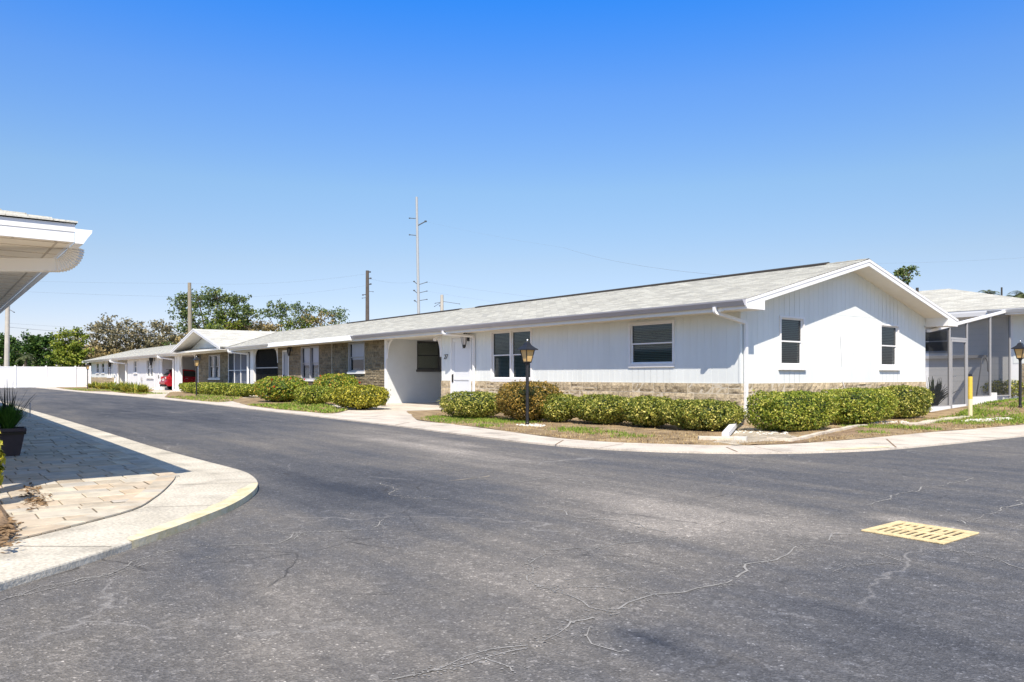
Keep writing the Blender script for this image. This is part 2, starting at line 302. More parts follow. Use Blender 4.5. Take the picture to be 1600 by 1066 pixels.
# ------------------------------------------------------------------ mesh helpers
ORG = {}
def setp(o, label=None, cat=None, group=None, kind=None):
    if label: o['label'] = label
    if cat: o['category'] = cat
    if group: o['group'] = group
    if kind: o['kind'] = kind
    return o
def thing(name, label, cat, loc=(0, 0, 0), group=None):
    o = bpy.data.objects.new(name, None); o.empty_display_size = .2; COL.objects.link(o); o.location = loc
    ORG[o.name] = Vector(loc); return setp(o, label, cat, group)
class MB:
    def __init__(s): s.v = []; s.f = []; s.m = []; s.uv = None
    def add(s, vs, fs, m=0):
        k = len(s.v); s.v += [tuple(x) for x in vs]; s.f += [tuple(i+k for i in q) for q in fs]; s.m += [m]*len(fs); return s
    def quad(s, a, b, c, d, m=0): return s.add((a, b, c, d), ((0, 1, 2, 3),), m)
    def box(s, x0, x1, y0, y1, z0, z1, m=0):
        if x0 > x1: x0, x1 = x1, x0
        if y0 > y1: y0, y1 = y1, y0
        v = [(x, y, z) for z in (z0, z1) for y in (y0, y1) for x in (x0, x1)]
        return s.add(v, ((0, 2, 3, 1), (4, 5, 7, 6), (0, 1, 5, 4), (2, 6, 7, 3), (0, 4, 6, 2), (1, 3, 7, 5)), m)
    def prism(s, poly, axis, a0, a1, m=0, caps=True):
        n = len(poly)
        def p(q, a): return {'x': (a, q[0], q[1]), 'y': (q[0], a, q[1]), 'z': (q[0], q[1], a)}[axis]
        v = [p(q, a0) for q in poly]+[p(q, a1) for q in poly]
        f = [(i, (i+1) % n, n+(i+1) % n, n+i) for i in range(n)]
        if caps: f += [tuple(range(n))[::-1], tuple(range(n, 2*n))]
        return s.add(v, f, m)
    def tube(s, path, r, n=8, m=0, cap=True, sq=None, sides=None):
        path = [Vector(p) for p in path]; k = len(path)
        rs = r if isinstance(r, (list, tuple)) else [r]*k
        vs = []; up = None
        for i, p in enumerate(path):
            d = (path[min(i+1, k-1)]-path[max(i-1, 0)]).normalized()
            if up is None:
                up = Vector((0, 0, 1)) if abs(d.z) < .9 else Vector((1, 0, 0))
                if sides: up = Vector(sides)
            a = d.cross(up).normalized(); b = a.cross(d).normalized(); up = b
            if sq:
                for u, w_ in ((-1, -1), (1, -1), (1, 1), (-1, 1)): vs.append(p+a*u*sq[0]*.5+b*w_*sq[1]*.5)
            else:
                for j in range(n):
                    t = 2*PI*j/n; vs.append(p+a*math.cos(t)*rs[i]+b*math.sin(t)*rs[i])
        if sq: n = 4
        f = [(i*n+j, i*n+(j+1) % n, (i+1)*n+(j+1) % n, (i+1)*n+j) for i in range(k-1) for j in range(n)]
        if cap: f += [tuple(range(n))[::-1], tuple(range((k-1)*n, k*n))]
        return s.add(vs, f, m)
    def lathe(s, prof, c, n=16, m=0, rot=0):
        c = Vector(c); vs = []; k = len(prof)
        for r, z in prof:
            for j in range(n): t = 2*PI*j/n+rot; vs.append(c+Vector((r*math.cos(t), r*math.sin(t), z)))
        f = [(i*n+j, i*n+(j+1) % n, (i+1)*n+(j+1) % n, (i+1)*n+j) for i in range(k-1) for j in range(n)]
        f += [tuple(range(n))[::-1], tuple(range((k-1)*n, k*n))]
        return s.add(vs, f, m)
    def build(s, name, mats, parent=None, smooth=False, recalc=True, bevel=0):
        me = bpy.data.meshes.new(name)
        o = bpy.data.objects.new(name, me); COL.objects.link(o)
        org = Vector((0, 0, 0))
        if parent is not None:
            org = ORG[parent.name]; o.parent = parent
        ORG[o.name] = org
        me.from_pydata([(x-org.x, y-org.y, z-org.z) for x, y, z in s.v], [], s.f)
        if not isinstance(mats, (list, tuple)): mats = [mats]
        for m in mats: me.materials.append(M[m] if isinstance(m, str) else m)
        if len(mats) > 1: me.polygons.foreach_set('material_index', s.m)
        if recalc:
            bm = bmesh.new(); bm.from_mesh(me); bmesh.ops.recalc_face_normals(bm, faces=bm.faces); bm.to_mesh(me); bm.free()
        if smooth: me.polygons.foreach_set('use_smooth', [True]*len(me.polygons))
        if bevel:
            md = o.modifiers.new('bevel', 'BEVEL'); md.width = bevel; md.segments = 2; md.limit_method = 'ANGLE'
        me.update(); return o
def solo(mb, name, mats, label, cat, group=None, loc=None, **k):
    o = mb.build(name, mats, None, **k)
    if loc is not None:
        loc = Vector(loc); o.data.transform(Matrix.Translation(-loc)); o.location = loc; ORG[o.name] = loc
    return setp(o, label, cat, group)
def struct(mb, name, mats, **k): return setp(mb.build(name, mats, None, **k), kind='structure')
def copy_tree(o, parent=None):
    c = o.copy(); COL.objects.link(c)
    if parent: c.parent = parent
    for ch in list(o.children): copy_tree(ch, c)
    return c
def slab(poly, z0, z1, mb=None, m=0):
    mb = mb or MB(); mb.prism([(p[0], p[1]) for p in poly], 'z', z0, z1, m); return mb
def smoothline(pts, n=5):
    P = [Vector(p[:2]) for p in pts]; out = []
    for i in range(len(P)-1):
        a = P[max(i-1, 0)]; b = P[i]; c = P[i+1]; d = P[min(i+2, len(P)-1)]
        for k in range(n):
            t = k/n
            out.append(.5*((2*b)+(c-a)*t+(2*a-5*b+4*c-d)*t*t+(3*b-a-3*c+d)*t**3))
    out.append(P[-1]); return out
def inpoly(x, y, poly):
    r = False; n = len(poly); j = n-1
    for i in range(n):
        xi, yi = poly[i][0], poly[i][1]; xj, yj = poly[j][0], poly[j][1]
        if (yi > y) != (yj > y) and x < (xj-xi)*(y-yi)/(yj-yi)+xi: r = not r
        j = i
    return r

# ------------------------------------------------------------------ ground
mb = MB(); mb.quad((-1500, -1500, -.06), (1500, -1500, -.06), (1500, 1500, -.06), (-1500, 1500, -.06)); struct(mb, 'ground', 'terrain')

def lin(a, b, st): n = max(1, int(round((b-a)/st))); return [a+(b-a)*i/n for i in range(n)]
xs = lin(-83, -26, 3)+lin(-26, -9, .25)+lin(-9, 3, .12)+lin(3, 25, 2)+[25]
ys = lin(-25, -6, 2)+lin(-6, 0, .25)+lin(0, 9, .12)+lin(9, 20, .25)+lin(20, 48, 2)+[48]
mb = MB(); nx = len(xs)
BL = []   # wear spots: pixel centre, along-view radius, across radius (m), amount
for px, py, ra, rb, am in ((1130, 830, 1.5, .8, .20), (1000, 800, 1.4, .8, .08), (1240, 812, 1.0, .4, .10), (660, 692, 3.2, 1.0, .17), (720, 705, 2.4, .8, .12), (560, 680, 4, .9, .06),
        (560, 765, 1.2, 1.0, -.14), (470, 735, 2.5, 1.0, -.10), (880, 720, 2.5, 1.4, -.07), (1250, 740, 2.6, 1.4, -.06), (1330, 960, 1.3, 1.0, -.07), (1480, 900, 1.5, .8, -.06), (1500, 760, 2.5, 1.2, -.04),
        (1035, 1003, .28, .10, -.24), (1005, 998, .12, .06, -.15), (350, 660, 7, 1.6, -.12), (200, 640, 10, 2.4, -.16), (120, 620, 14, 3, -.12), (1420, 1000, .8, .4, -.06), (760, 960, 1.1, .35, .07), (480, 960, 1.0, .35, .07), (150, 980, .7, .3, .06), (1180, 1030, .5, .22, -.08), (1300, 870, .8, .25, -.09), (620, 900, .9, .22, -.09), (330, 880, 1.0, .16, -.10), (1000, 900, 1.2, .14, -.08), (640, 1000, .6, .5, .05), (380, 930, .6, .5, .04), (700, 870, 1.0, .7, .05), (250, 900, .9, .35, -.08), (420, 870, .8, .3, -.06), (860, 920, .6, .5, .08), (900, 850, 1, .6, .08),
        (1080, 890, .7, .3, .08), (1400, 812, .35, .12, .22), (1470, 822, .5, .12, .24), (1330, 822, .4, .1, .12), (930, 770, 2.0, .5, .08), (1180, 720, 2.2, .5, .06), (1350, 735, 2.0, .4, .05)):
    BL.append((ground(px, py), ra, rb, am))
wear = []
for y in ys:
    for x in xs:
        mb.v.append((x, y, 0)); wv = 0
        for c, ra, rb, am in BL:
            dx = x-c.x; dy = y-c.y
            u = dx*-.98+dy*.2; v_ = dx*.2+dy*.98
            e = (u/ra)**2+(v_/rb)**2
            if e < 9: wv += 1.4*am*math.exp(-e)*(1+.5*noise.noise((x*1.7, y*1.7, 3)))
        wear.append(wv)
for j in range(len(ys)-1):
    for i in range(nx-1): mb.f.append((j*nx+i, j*nx+i+1, (j+1)*nx+i+1, (j+1)*nx+i)); mb.m.append(0)
nroad = len(mb.v)
def crack(pts, wd, mi, z=.003, rough=.035):
    P = [ground(*p) for p in pts]; Q = []
    for a, b in zip(P[:-1], P[1:]):
        n = max(2, int((b-a).length/.07))
        for k in range(n):
            q = a.lerp(b, k/n); Q.append(q+Vector((noise.noise(q*3.3), noise.noise(q*3.3+Vector((9, 3, 1))), 0))*rough*3+Vector((random.uniform(-1, 1), random.uniform(-1, 1), 0))*rough*.5)
    Q.append(P[-1]); vs = []
    for i, q in enumerate(Q):
        d = (Q[min(i+1, len(Q)-1)]-Q[max(i-1, 0)]).normalized(); nn = Vector((-d.y, d.x, 0))
        ww = wd*.75*(.2+.9*abs(noise.noise(q*2.1+Vector((5, 5, 5))))+.5*random.random())
        vs += [(q.x+nn.x*ww/2, q.y+nn.y*ww/2, z), (q.x-nn.x*ww/2, q.y-nn.y*ww/2, z)]
    fs = [(2*i, 2*i+1, 2*i+3, 2*i+2) for i in range(len(Q)-1) if random.random() < .86]
    mb.add(vs, fs, mi)
    if mi == 1 and wd > .011:
        for i in range(int(len(Q)*6)):
            q = random.choice(Q); t = random.gauss(0, .05)*(wd/.02); a = random.uniform(0, 6.28); l = random.uniform(.002, .0055)*(1+.05*q.length)
            c = q+Vector((random.uniform(-.05, .05), t, .0012)); u = Vector((math.cos(a)*l, math.sin(a)*l, 0)); v_ = Vector((-u.y, u.x, 0))*.7; c.z = z+.001
            mb.quad(c+u+v_, c-u+v_, c-u-v_, c+u-v_, 1)
for pts, wd in (([(620, 1066), (700, 1045), (800, 1010), (905, 975), (965, 955), (1000, 935), (1070, 918), (1150, 905), (1180, 885), (1240, 860), (1330, 835)], .022),
        ([(640, 1060), (740, 1035), (820, 1014)], .014), ([(0, 940), (60, 920), (170, 895), (215, 880), (300, 855), (420, 850), (460, 835), (520, 830), (570, 828), (600, 812)], .018),
        ([(40, 930), (140, 905), (230, 885), (330, 872)], .012), ([(820, 880), (822, 905), (850, 918), (905, 920), (975, 922)], .014), ([(860, 922), (920, 940), (960, 958)], .013),
        ([(800, 755), (870, 745), (930, 758), (985, 762)], .03), ([(850, 790), (920, 812), (990, 818), (1040, 832)], .02), ([(1355, 790), (1440, 765), (1490, 755), (1535, 745)], .022),
        ([(1500, 818), (1560, 795), (1600, 782)], .02), ([(905, 978), (940, 1000), (970, 1020)], .012), ([(1300, 892), (1350, 885), (1385, 875), (1370, 865)], .012),
        ([(590, 755), (622, 765), (610, 772), (640, 778), (700, 780)], .014), ([(1140, 740), (1160, 733), (1172, 729)], .02), ([(900, 745), (1000, 762), (1060, 770)], .016),
        ([(820, 880), (860, 862), (960, 852), (1060, 840)], .014), ([(1480, 860), (1540, 872), (1600, 890)], .012), ([(440, 845), (480, 832), (430, 830)], .012), ([(880, 905), (1000, 892), (1010, 880)], .010), ([(760, 1030), (800, 1050)], .012)):
    crack(pts, wd, 1)
crack([(705, 752), (765, 744)], .05, 2, rough=.02)
crack([(380, 783), (398, 778)], .02, 2, rough=.01)
ro = struct(mb, 'road', ['asphalt', 'crack', 'crack_tan'], recalc=False)
a_ = ro.data.attributes.new('wear', 'FLOAT', 'POINT'); a_.data.foreach_set('value', wear+[0.]*(len(mb.v)-nroad))

# right-hand concrete ribbon kerb and driveway apron (in front of the long building)
ko = [ground(*p, .03) for p in ((112, 611), (145, 614), (220, 620), (300, 628), (380, 637), (450, 645), (525, 653.5), (600, 662), (675, 671.5), (750, 681), (825, 690), (900, 697), (975, 701.5), (1050, 704.3), (1125, 706), (1200, 706.3), (1290, 704.6), (1390, 700), (1500, 690), (1600, 680))]
ko = [Vector(p[:2]) for p in ko]
ko = [Vector((-83, ko[0].y-.3))]+smoothline(ko, 4)+[Vector((ko[-1].x, 48))]
mb = slab(ko+[Vector((-9.9, 48)), Vector((-9.9, 30)), Vector((-9.9, 20)), Vector((-83, 20))], -.02, .025)
for p0, p1 in (((1135, 699), (1152, 706)), ((880, 688), (868, 695)), ((1385, 686), (1400, 699)), ((640, 660), (618, 664))):
    a = ground(*p0, .026); b = ground(*p1, .026); d = (b-a).normalized(); nn = Vector((-d.y, d.x, 0))*.012
    mb.quad(a+nn, b+nn, b-nn, a-nn, 1)
    for i in range(4): mb.v[-1-i] = (mb.v[-1-i][0], mb.v[-1-i][1], .028)
acc = 0
for k in range(2, len(ko)-2):
    a, b = ko[k], ko[k+1]; L0 = (b-a).length; acc += L0
    if acc > 2.6 and L0 < 4:
        acc = 0; p = a; d = (b-a).normalized(); nn = Vector((-d.y, d.x)); nn = nn if nn.dot(Vector((-10, 13))-p) > 0 else -nn
        q = p+nn*.85; mb.quad((*(p-d*.005), .028), (*(p+d*.005), .028), (*(q+d*.005), .028), (*(q-d*.005), .028), 1)
struct(mb, 'pavement', ['concrete', 'mulch'])
# yellow paint on the outer edge of this kerb
ye = smoothline([ground(*p, .03)[:2] for p in ((1290, 703.6), (1330, 702.2), (1390, 699.3))], 4)
yi = smoothline([ground(*p, .03)[:2] for p in ((1290, 701.3), (1330, 699.6), (1390, 696.6))], 4)
mb = MB()
for i in range(len(ye)-1): mb.quad((*ye[i], .030), (*ye[i+1], .030), (*yi[i+1], .030), (*yi[i], .030))
struct(mb, 'kerb_paint', 'kerb_yellow')

# lawns and planting beds
def hlawn(x, y):
    z = .05+.02*noise.noise((x*.9, y*.9, 0))
    t = max(0, min(1, (y-20.5)/6.5)); s = max(0, min(1, (x+11.5)/2.5))
    return z+.36*t*t*(3-2*t)*max(.0, s)
def lawn(poly, name, mats, cuts=5, base=.0):
    bm = bmesh.new(); P = [bm.verts.new((p[0], p[1], 0)) for p in poly]; f = bm.faces.new(P)
    bmesh.ops.triangulate(bm, faces=[f])
    for k in range(cuts):
        ed = [e for e in bm.edges if e.calc_length() > .55]
        if not ed: break
        bmesh.ops.subdivide_edges(bm, edges=ed, cuts=1); bmesh.ops.triangulate(bm, faces=bm.faces[:])
    for v in bm.verts:
        v.co.z = hlawn(v.co.x, v.co.y)+base
        if v.is_boundary: v.co.z -= .02
    me = bpy.data.meshes.new(name); bm.normal_update()
    if sum(f.normal.z for f in bm.faces) < 0: bmesh.ops.reverse_faces(bm, faces=bm.faces[:])
    bm.to_mesh(me); bm.free()
    o = bpy.data.objects.new(name, me); COL.objects.link(o); me.materials.append(M[mats]); me.polygons.foreach_set('use_smooth', [True]*len(me.polygons))
    return setp(o, kind='structure')
in1 = [ground(*p, .04) for p in ((652, 656), (690, 660.5), (740, 666), (800, 674), (870, 683), (940, 688.5), (1020, 692), (1100, 694), (1170, 694.5), (1240, 692), (1320, 686.5), (1400, 679.5), (1450, 674.5), (1500, 671), (1560, 666), (1600, 662.5))]
in1 = smoothline([p[:2] for p in in1], 3)
L1 = in1+[Vector((-7.0, 30)), Vector((-7.0, 34)), Vector((-10.15, 34)), Vector((-10.15, 22.6)), Vector((-10.22, 22.5)), Vector((-10.22, 14.05)), Vector((-20.4, 14.0)), Vector((-20.6, 11.6))]
lawn(L1, 'lawn', 'lawn_soil')
L2 = smoothline([ground(*p, .04)[:2] for p in ((386, 633), (430, 638.5), (480, 643), (520, 645.5), (545, 640))], 3)+[Vector((-27.0, 11.5)), Vector((-26.9, 13.9)), Vector((-37.0, 13.9)), Vector((-36.6, 11.0))]
lawn(L2, 'lawn', 'lawn_soil')
L3 = smoothline([ground(*p, .04)[:2] for p in ((256, 620.5), (300, 625), (340, 628), (366, 626))], 3)+[Vector((-41.9, 13.9)), Vector((-52, 13.9)), Vector((-52.5, 12.4))]
lawn(L3, 'lawn', 'lawn_soil')
L4 = smoothline([ground(*p, .04)[:2] for p in ((100, 607.8), (140, 611.5), (165, 611), (200, 615), (228, 616.5))], 3)+[Vector((-63.5, 13.9)), Vector((-92, 13.9)), Vector((-92, 10))]
lawn(L4, 'lawn', 'lawn_soil')
# pale sandy washout around the building corner
sp = smoothline([ground(*p, .05)[:2] for p in ((1100, 690), (1128, 679), (1150, 664), (1195, 670), (1262, 684), (1215, 690), (1150, 694))], 3)
lawn(sp, 'sand_patch', 'sandy', base=.012)
sp = smoothline([ground(*p, .05)[:2] for p in ((1165, 694), (1262, 684), (1330, 665), (1385, 662), (1400, 667), (1340, 680), (1260, 690))], 3)
lawn(sp, 'mulch_bed', 'mulch', base=.010)

# grass tufts
def blades(mb, poly, n, hmin, hmax, mask, wd=.011):
    xs_ = [p[0] for p in poly]; ys_ = [p[1] for p in poly]; x0, x1, y0, y1 = min(xs_), max(xs_), min(ys_), max(ys_); k = 0; tr = 0
    while k < n and tr < n*40:
        tr += 1
        x = random.uniform(x0, x1); y = random.uniform(y0, y1)
        if not inpoly(x, y, poly) or random.random() > mask(x, y): continue
        z = hlawn(x, y)-.012; h = random.uniform(hmin, hmax); a = random.uniform(0, 2*PI); l = random.uniform(.2, .9)*h; b = random.uniform(0, 2*PI)
        w2 = wd*random.uniform(.6, 1.3)
        mb.add(((x-w2*math.cos(a), y-w2*math.sin(a), z), (x+w2*math.cos(a), y+w2*math.sin(a), z), (x+l*math.cos(b), y+l*math.sin(b), z+h)), ((0, 1, 2),)); k += 1
def patch(x, y, th=.0, s=.9):
    v = noise.noise((x*s, y*s, 7.7))+.5*noise.noise((x*2.7, y*2.7, 1.1))
    return max(0, min(1, (v-th)*4))
zone = in1+[Vector((-9.0, 22.0)), Vector((-9.0, 15)), Vector((-9.6, 12.9)), Vector((-12, 12.3)), Vector((-18.5, 11.6))]
gm = MB(); gd = MB()
def blob(spots):
    S = [(ground(a, b, .05), r) for a, b, r in spots]
    def f(x, y):
        v = 0
        for c, r in S: v = max(v, 1.25-((x-c.x)**2+(y-c.y)**2)**.5/r)
        return max(0, min(1, v))*max(.05, min(1, .55+noise.noise((x*2.3, y*2.3, 5))*1.1))
    return f
blades(gm, zone, 9000, .03, .075, blob([(720, 656, .9), (760, 658, .9), (800, 660, .6), (700, 652, .7), (905, 672, .55), (935, 676, .45), (985, 682, .4), (760, 666, .35), (1370, 668, .6), (1400, 668, .7), (1362, 675, .3), (1560, 655, 1.3), (1500, 660, .9), (1440, 670, .35), (1600, 650, 1.5)]))
blades(gm, [Vector((-8.9, 21)), Vector((-6.7, 19)), Vector((-6.9, 30)), Vector((-9.9, 30)), Vector((-9.9, 25.2))], 9000, .04, .10, lambda x, y: max(.1, patch(x, y, -.35)), .016)
for L_, n_, th in ((L2[:16], 4500, -.4), (L3[:13], 2200, -.3), (L4[:13], 1600, -.2)):
    P = L_+[L_[-1]+Vector((-1.5, 1.5)), L_[0]+Vector((0, 1.6))]
    blades(gm, P, n_, .04, .10, lambda x, y: patch(x, y, th), .022)
    blades(gd, P, n_//2, .03, .07, lambda x, y: .6, .022)
blades(gd, zone, 12000, .02, .05, lambda x, y: .25+.7*patch(x+9, y, -.1), .009)
blades(gd, [Vector((-8.9, 21)), Vector((-6.7, 17)), Vector((-6.9, 30)), Vector((-9.9, 30))], 3000, .03, .06, lambda x, y: .6, .014)
setp(gm.build('grass', 'grass_green', recalc=False), 'green grass growing in tufts on the kerbside beds', 'grass', kind='stuff')
setp(gd.build('dry_grass', 'grass_dry', recalc=False), 'straw coloured dry grass lying thin on the brown mulch', 'grass', kind='stuff')
# pebbles
def stones(n, cx, cy, rx, ry, r0, r1, mb):
    for k in range(n):
        a = random.uniform(0, 2*PI); q = random.random()**.6
        x = cx+rx*q*math.cos(a); y = cy+ry*q*math.sin(a); r = random.uniform(r0, r1); z = hlawn(x, y)
        pr = [(r*.5, -r*.5), (r, -.1*r), (r*.8, r*.35), (r*.25, r*.55)]
        i0 = len(mb.v); mb.lathe(pr, (x, y, z), 6, 0, random.random()*3)
        for i in range(i0, len(mb.v)):
            v = mb.v[i]; mb.v[i] = (v[0]+random.uniform(-.2, .2)*r, v[1]+random.uniform(-.2, .2)*r, v[2]+random.uniform(-.15, .15)*r)
mb = MB()
lp = ground(830, 665, .05); stones(60, lp.x, lp.y, .4, .25, .015, .035, mb)
c_ = ground(1185, 676, .06); stones(130, c_.x, c_.y, .5, .55, .012, .035, mb)
c_ = ground(1385, 660, .06); stones(80, c_.x, c_.y, .35, .8, .015, .04, mb)
c_ = ground(1575, 648, .2); stones(110, c_.x-.4, c_.y, .25, 1.6, .03, .07, mb)
setp(mb.build('pebbles', 'pebble'), 'pale pebbles scattered round the lamp post foot and the wall corner', 'pebbles', kind='stuff')
# pale edging kerb curving round the gable hedge
P = smoothline([ground(*p, .06)[:2] for p in ((1200, 686), (1235, 687.5), (1262, 683), (1300, 674), (1335, 667.5), (1352, 665.5))], 5)
mb = MB(); mb.tube([(p.x, p.y, hlawn(p.x, p.y)+.01+.006*math.sin(i*2.1)) for i, p in enumerate(P)], .03, 6, sq=(.09, .06)); solo(mb, 'edging_kerb', 'edging', 'low curved pale stone edging in front of the gable hedge', 'edging', loc=(P[0].x, P[0].y, .05))
P = smoothline([ground(*p, .06)[:2] for p in ((1420, 664.0), (1450, 660), (1480, 655.5), (1510, 652.5))], 4)
mb = MB(); mb.tube([(p.x, p.y, hlawn(p.x, p.y)+.01+.008*math.sin(i*1.7)) for i, p in enumerate(P)], .05, 6, sq=(.22, .05)); solo(mb, 'edging_kerb', 'edging', 'flat pale edging strip by the screen porch door', 'edging', loc=(P[0].x, P[0].y, .05))
# splash slabs at the corner downspout
mb = MB(); a = ground(1122, 686, .07)
def oslab(mb, c, ang, lx, ly, z0, z1, tilt=0, m=0):
    ca, sa = math.cos(ang), math.sin(ang)
    vs = []
    for z in (z0, z1):
        for u, v in ((-1, -1), (1, -1), (1, 1), (-1, 1)):
            x = u*lx/2*random.uniform(.97, 1.03); y = v*ly/2*random.uniform(.97, 1.03); vs.append((c[0]+x*ca-y*sa, c[1]+x*sa+y*ca, z+u*tilt))
    mb.add(vs, ((3, 2, 1, 0), (4, 5, 6, 7), (0, 1, 5, 4), (1, 2, 6, 5), (2, 3, 7, 6), (3, 0, 4, 7)), m)
oslab(mb, a, R_(42), .62, .2, .05, .11); solo(mb, 'splash_slab', 'edging', 'flat weathered concrete slab under the corner downspout outlet', 'slab', loc=(a.x, a.y, .05), bevel=.008)
mb = MB(); a = ground(1157, 687, .07); oslab(mb, a, R_(30), .2, .15, .05, .12); solo(mb, 'brick', 'pebble', 'loose pale brick beside the slab at the wall corner', 'brick', loc=(a.x, a.y, .05), bevel=.006)

# left-hand concrete, patio of pavers
ZK = .06
kl = [(0, 906), (25, 898), (127, 868), (223, 837.5), (275, 820), (325, 801.5), (360, 787), (385, 773), (399, 761), (403, 752), (398, 744), (383, 735), (351, 726), (319, 718), (239, 696.5), (159, 672), (76, 647.5), (30, 635), (0, 626.5)]
kc = smoothline([ground(*p, ZK)[:2] for p in kl], 4)
pp = [(0, 851), (28, 842), (110, 822), (207, 796), (240, 778), (261, 761), (274, 744), (262, 735.5), (139, 686), (80, 662), (38, 649)]
pc = smoothline([ground(*p, ZK)[:2] for p in pp], 4)
ytop = pc[-1].y
patio = [Vector((-4.2, -.3)), Vector((-3.4, -6))]; patio = pc+[Vector((-45, ytop)), Vector((-45, -6)), Vector((-3.6, -6))]
mb = slab([Vector((-2.5, -6)), Vector((-3.0, -1.5))]+kc+[Vector((-60, kc[-1].y+.1)), Vector((-60, -6))], -.02, ZK-.012)
kj = struct(mb, 'left_pavement', 'concrete_pale', bevel=.012)
mb = MB()
for k in (10, 24, 36, 46, 54, 60, 66, 70, 74):
    if k < len(kc)-1:
        p = kc[k]; d = (kc[k+1]-kc[k-1]).normalized(); nn = Vector((-d.y, d.x)); q0 = min(pc, key=lambda v: (v-p).length)
        d2 = (q0-p).normalized()*.96*(q0-p).length; q = p+d2; p = p+(q0-p).normalized()*.02
        mb.quad((*(p-d*.004), ZK-.008), (*(p+d*.004), ZK-.008), (*(q+d*.004), ZK-.008), (*(q-d*.004), ZK-.008))
struct(mb, 'pavement_joint', 'paver_joint')
# yellow painted kerb edge: a strip on top plus the vertical face
yo = smoothline([ground(*p, ZK)[:2] for p in ((205, 843), (223, 837.5), (275, 820), (325, 801.5), (360, 787), (385, 773), (399, 761), (402, 753))], 4)
mb = MB(); n = len(yo)
for i in range(n-1):
    def off(j, d):
        t = (yo[min(j+1, n-1)]-yo[max(j-1, 0)]).normalized(); nn = Vector((-t.y, t.x)); q = yo[j]+nn*d; return q
    ww = lambda j: -.13*min(1, (j+.3)/6)*min(1, (n-j)/5)*(1+.35*noise.noise((j*.9, 3, 1)))
    s = -1 if (off(0, 1)-Vector((-7, 1.2))).length < (off(0, -1)-Vector((-7, 1.2))).length else 1
    a0 = off(i, -.006*s*-1); a1 = off(i+1, -.006*s*-1); b0 = off(i, ww(i)*s); b1 = off(i+1, ww(i+1)*s)
    zt = ZK-.008
    mb.quad((*a0, zt), (*a1, zt), (*b1, zt), (*b0, zt)); mb.quad((*a0, .0), (*a1, .0), (*a1, zt), (*a0, zt))
struct(mb, 'kerb_paint', 'kerb_yellow')
# pavers: bedding sheet and individual stones in courses
mb = slab(patio, .0, ZK-.006); struct(mb, 'paver_bed', 'paver_joint')
mb = MB(); ang = R_(0)
inner = [Vector(p) for p in patio]
def course(x0, x1):
    y = -3.0+random.uniform(0, .3)
    while y < 2.6:
        wd = random.choice((.22, .30, .30, .38, .45)); ye_ = y+wd
        poly = [(p.x, p.y) for p in inner]; g = .005
        if x0 > -3.2 or not any(inpoly(x0+(x1-x0)*u, y+wd*v, inner) for u in (.02, .5, .98) for v in (.02, .25, .5, .75, .98)):
            y = ye_; continue
        full = all(inpoly(a, b, inner) for a in (x0, x1) for b in (y, ye_))
        zt = ZK+random.uniform(-.001, .003); e = .005
        if full:
            q = lambda d, z: [(x0+d, y+d, z), (x1-d, y+d, z), (x1-d, ye_-d, z), (x0+d, ye_-d, z)]
            mb.add(q(g, ZK-.02)+q(g, zt-e)+q(g+e, zt), [(0, 1, 5, 4), (1, 2, 6, 5), (2, 3, 7, 6), (3, 0, 4, 7), (4, 5, 9, 8), (5, 6, 10, 9), (6, 7, 11, 10), (7, 4, 8, 11), (8, 9, 10, 11)])
        else:
            for ax, lim, sg in ((0, x0+g, 1), (0, x1-g, -1), (1, y+g, 1), (1, ye_-g, -1)):
                out = []
                for i in range(len(poly)):
                    p, q = poly[i], poly[(i+1) % len(poly)]; ip = (p[ax]-lim)*sg >= 0; iq = (q[ax]-lim)*sg >= 0
                    if ip: out.append(p)
                    if ip != iq: t = (lim-p[ax])/(q[ax]-p[ax]); out.append((p[0]+(q[0]-p[0])*t, p[1]+(q[1]-p[1])*t))
                poly = out
                if not poly: break
            if len(poly) > 2: mb.add([(a, b, ZK+.001) for a, b in poly], [tuple(range(len(poly)))])
        y = ye_
x = -26.0
while x < -4.0:
    h = random.choice((.22, .30, .30, .15)); course(x, x+h); x += h
# border course following the curved edge
for i in range(0, len(pc)-1):
    a, b = pc[i], pc[i+1]; seg = (b-a).length; k = max(1, int(seg/.3))
    for j in range(k):
        p0 = a.lerp(b, j/k); p1 = a.lerp(b, (j+1)/k); d = (p1-p0).normalized(); nn = Vector((d.y, -d.x))
        c = (p0+p1)/2
        if not inpoly((c+nn*.05).x, (c+nn*.05).y, inner): nn = -nn
        q = [p0+d*.004, p1-d*.004, p1-d*.004+nn*.17, p0+d*.004+nn*.17]; zt = ZK+.004+random.uniform(0, .002)
        mb.add([(*v, ZK-.02) for v in q]+[(*v, zt) for v in q], [(0, 1, 5, 4), (1, 2, 6, 5), (2, 3, 7, 6), (3, 0, 4, 7), (4, 5, 6, 7)])
struct(mb, 'patio', 'pavers')
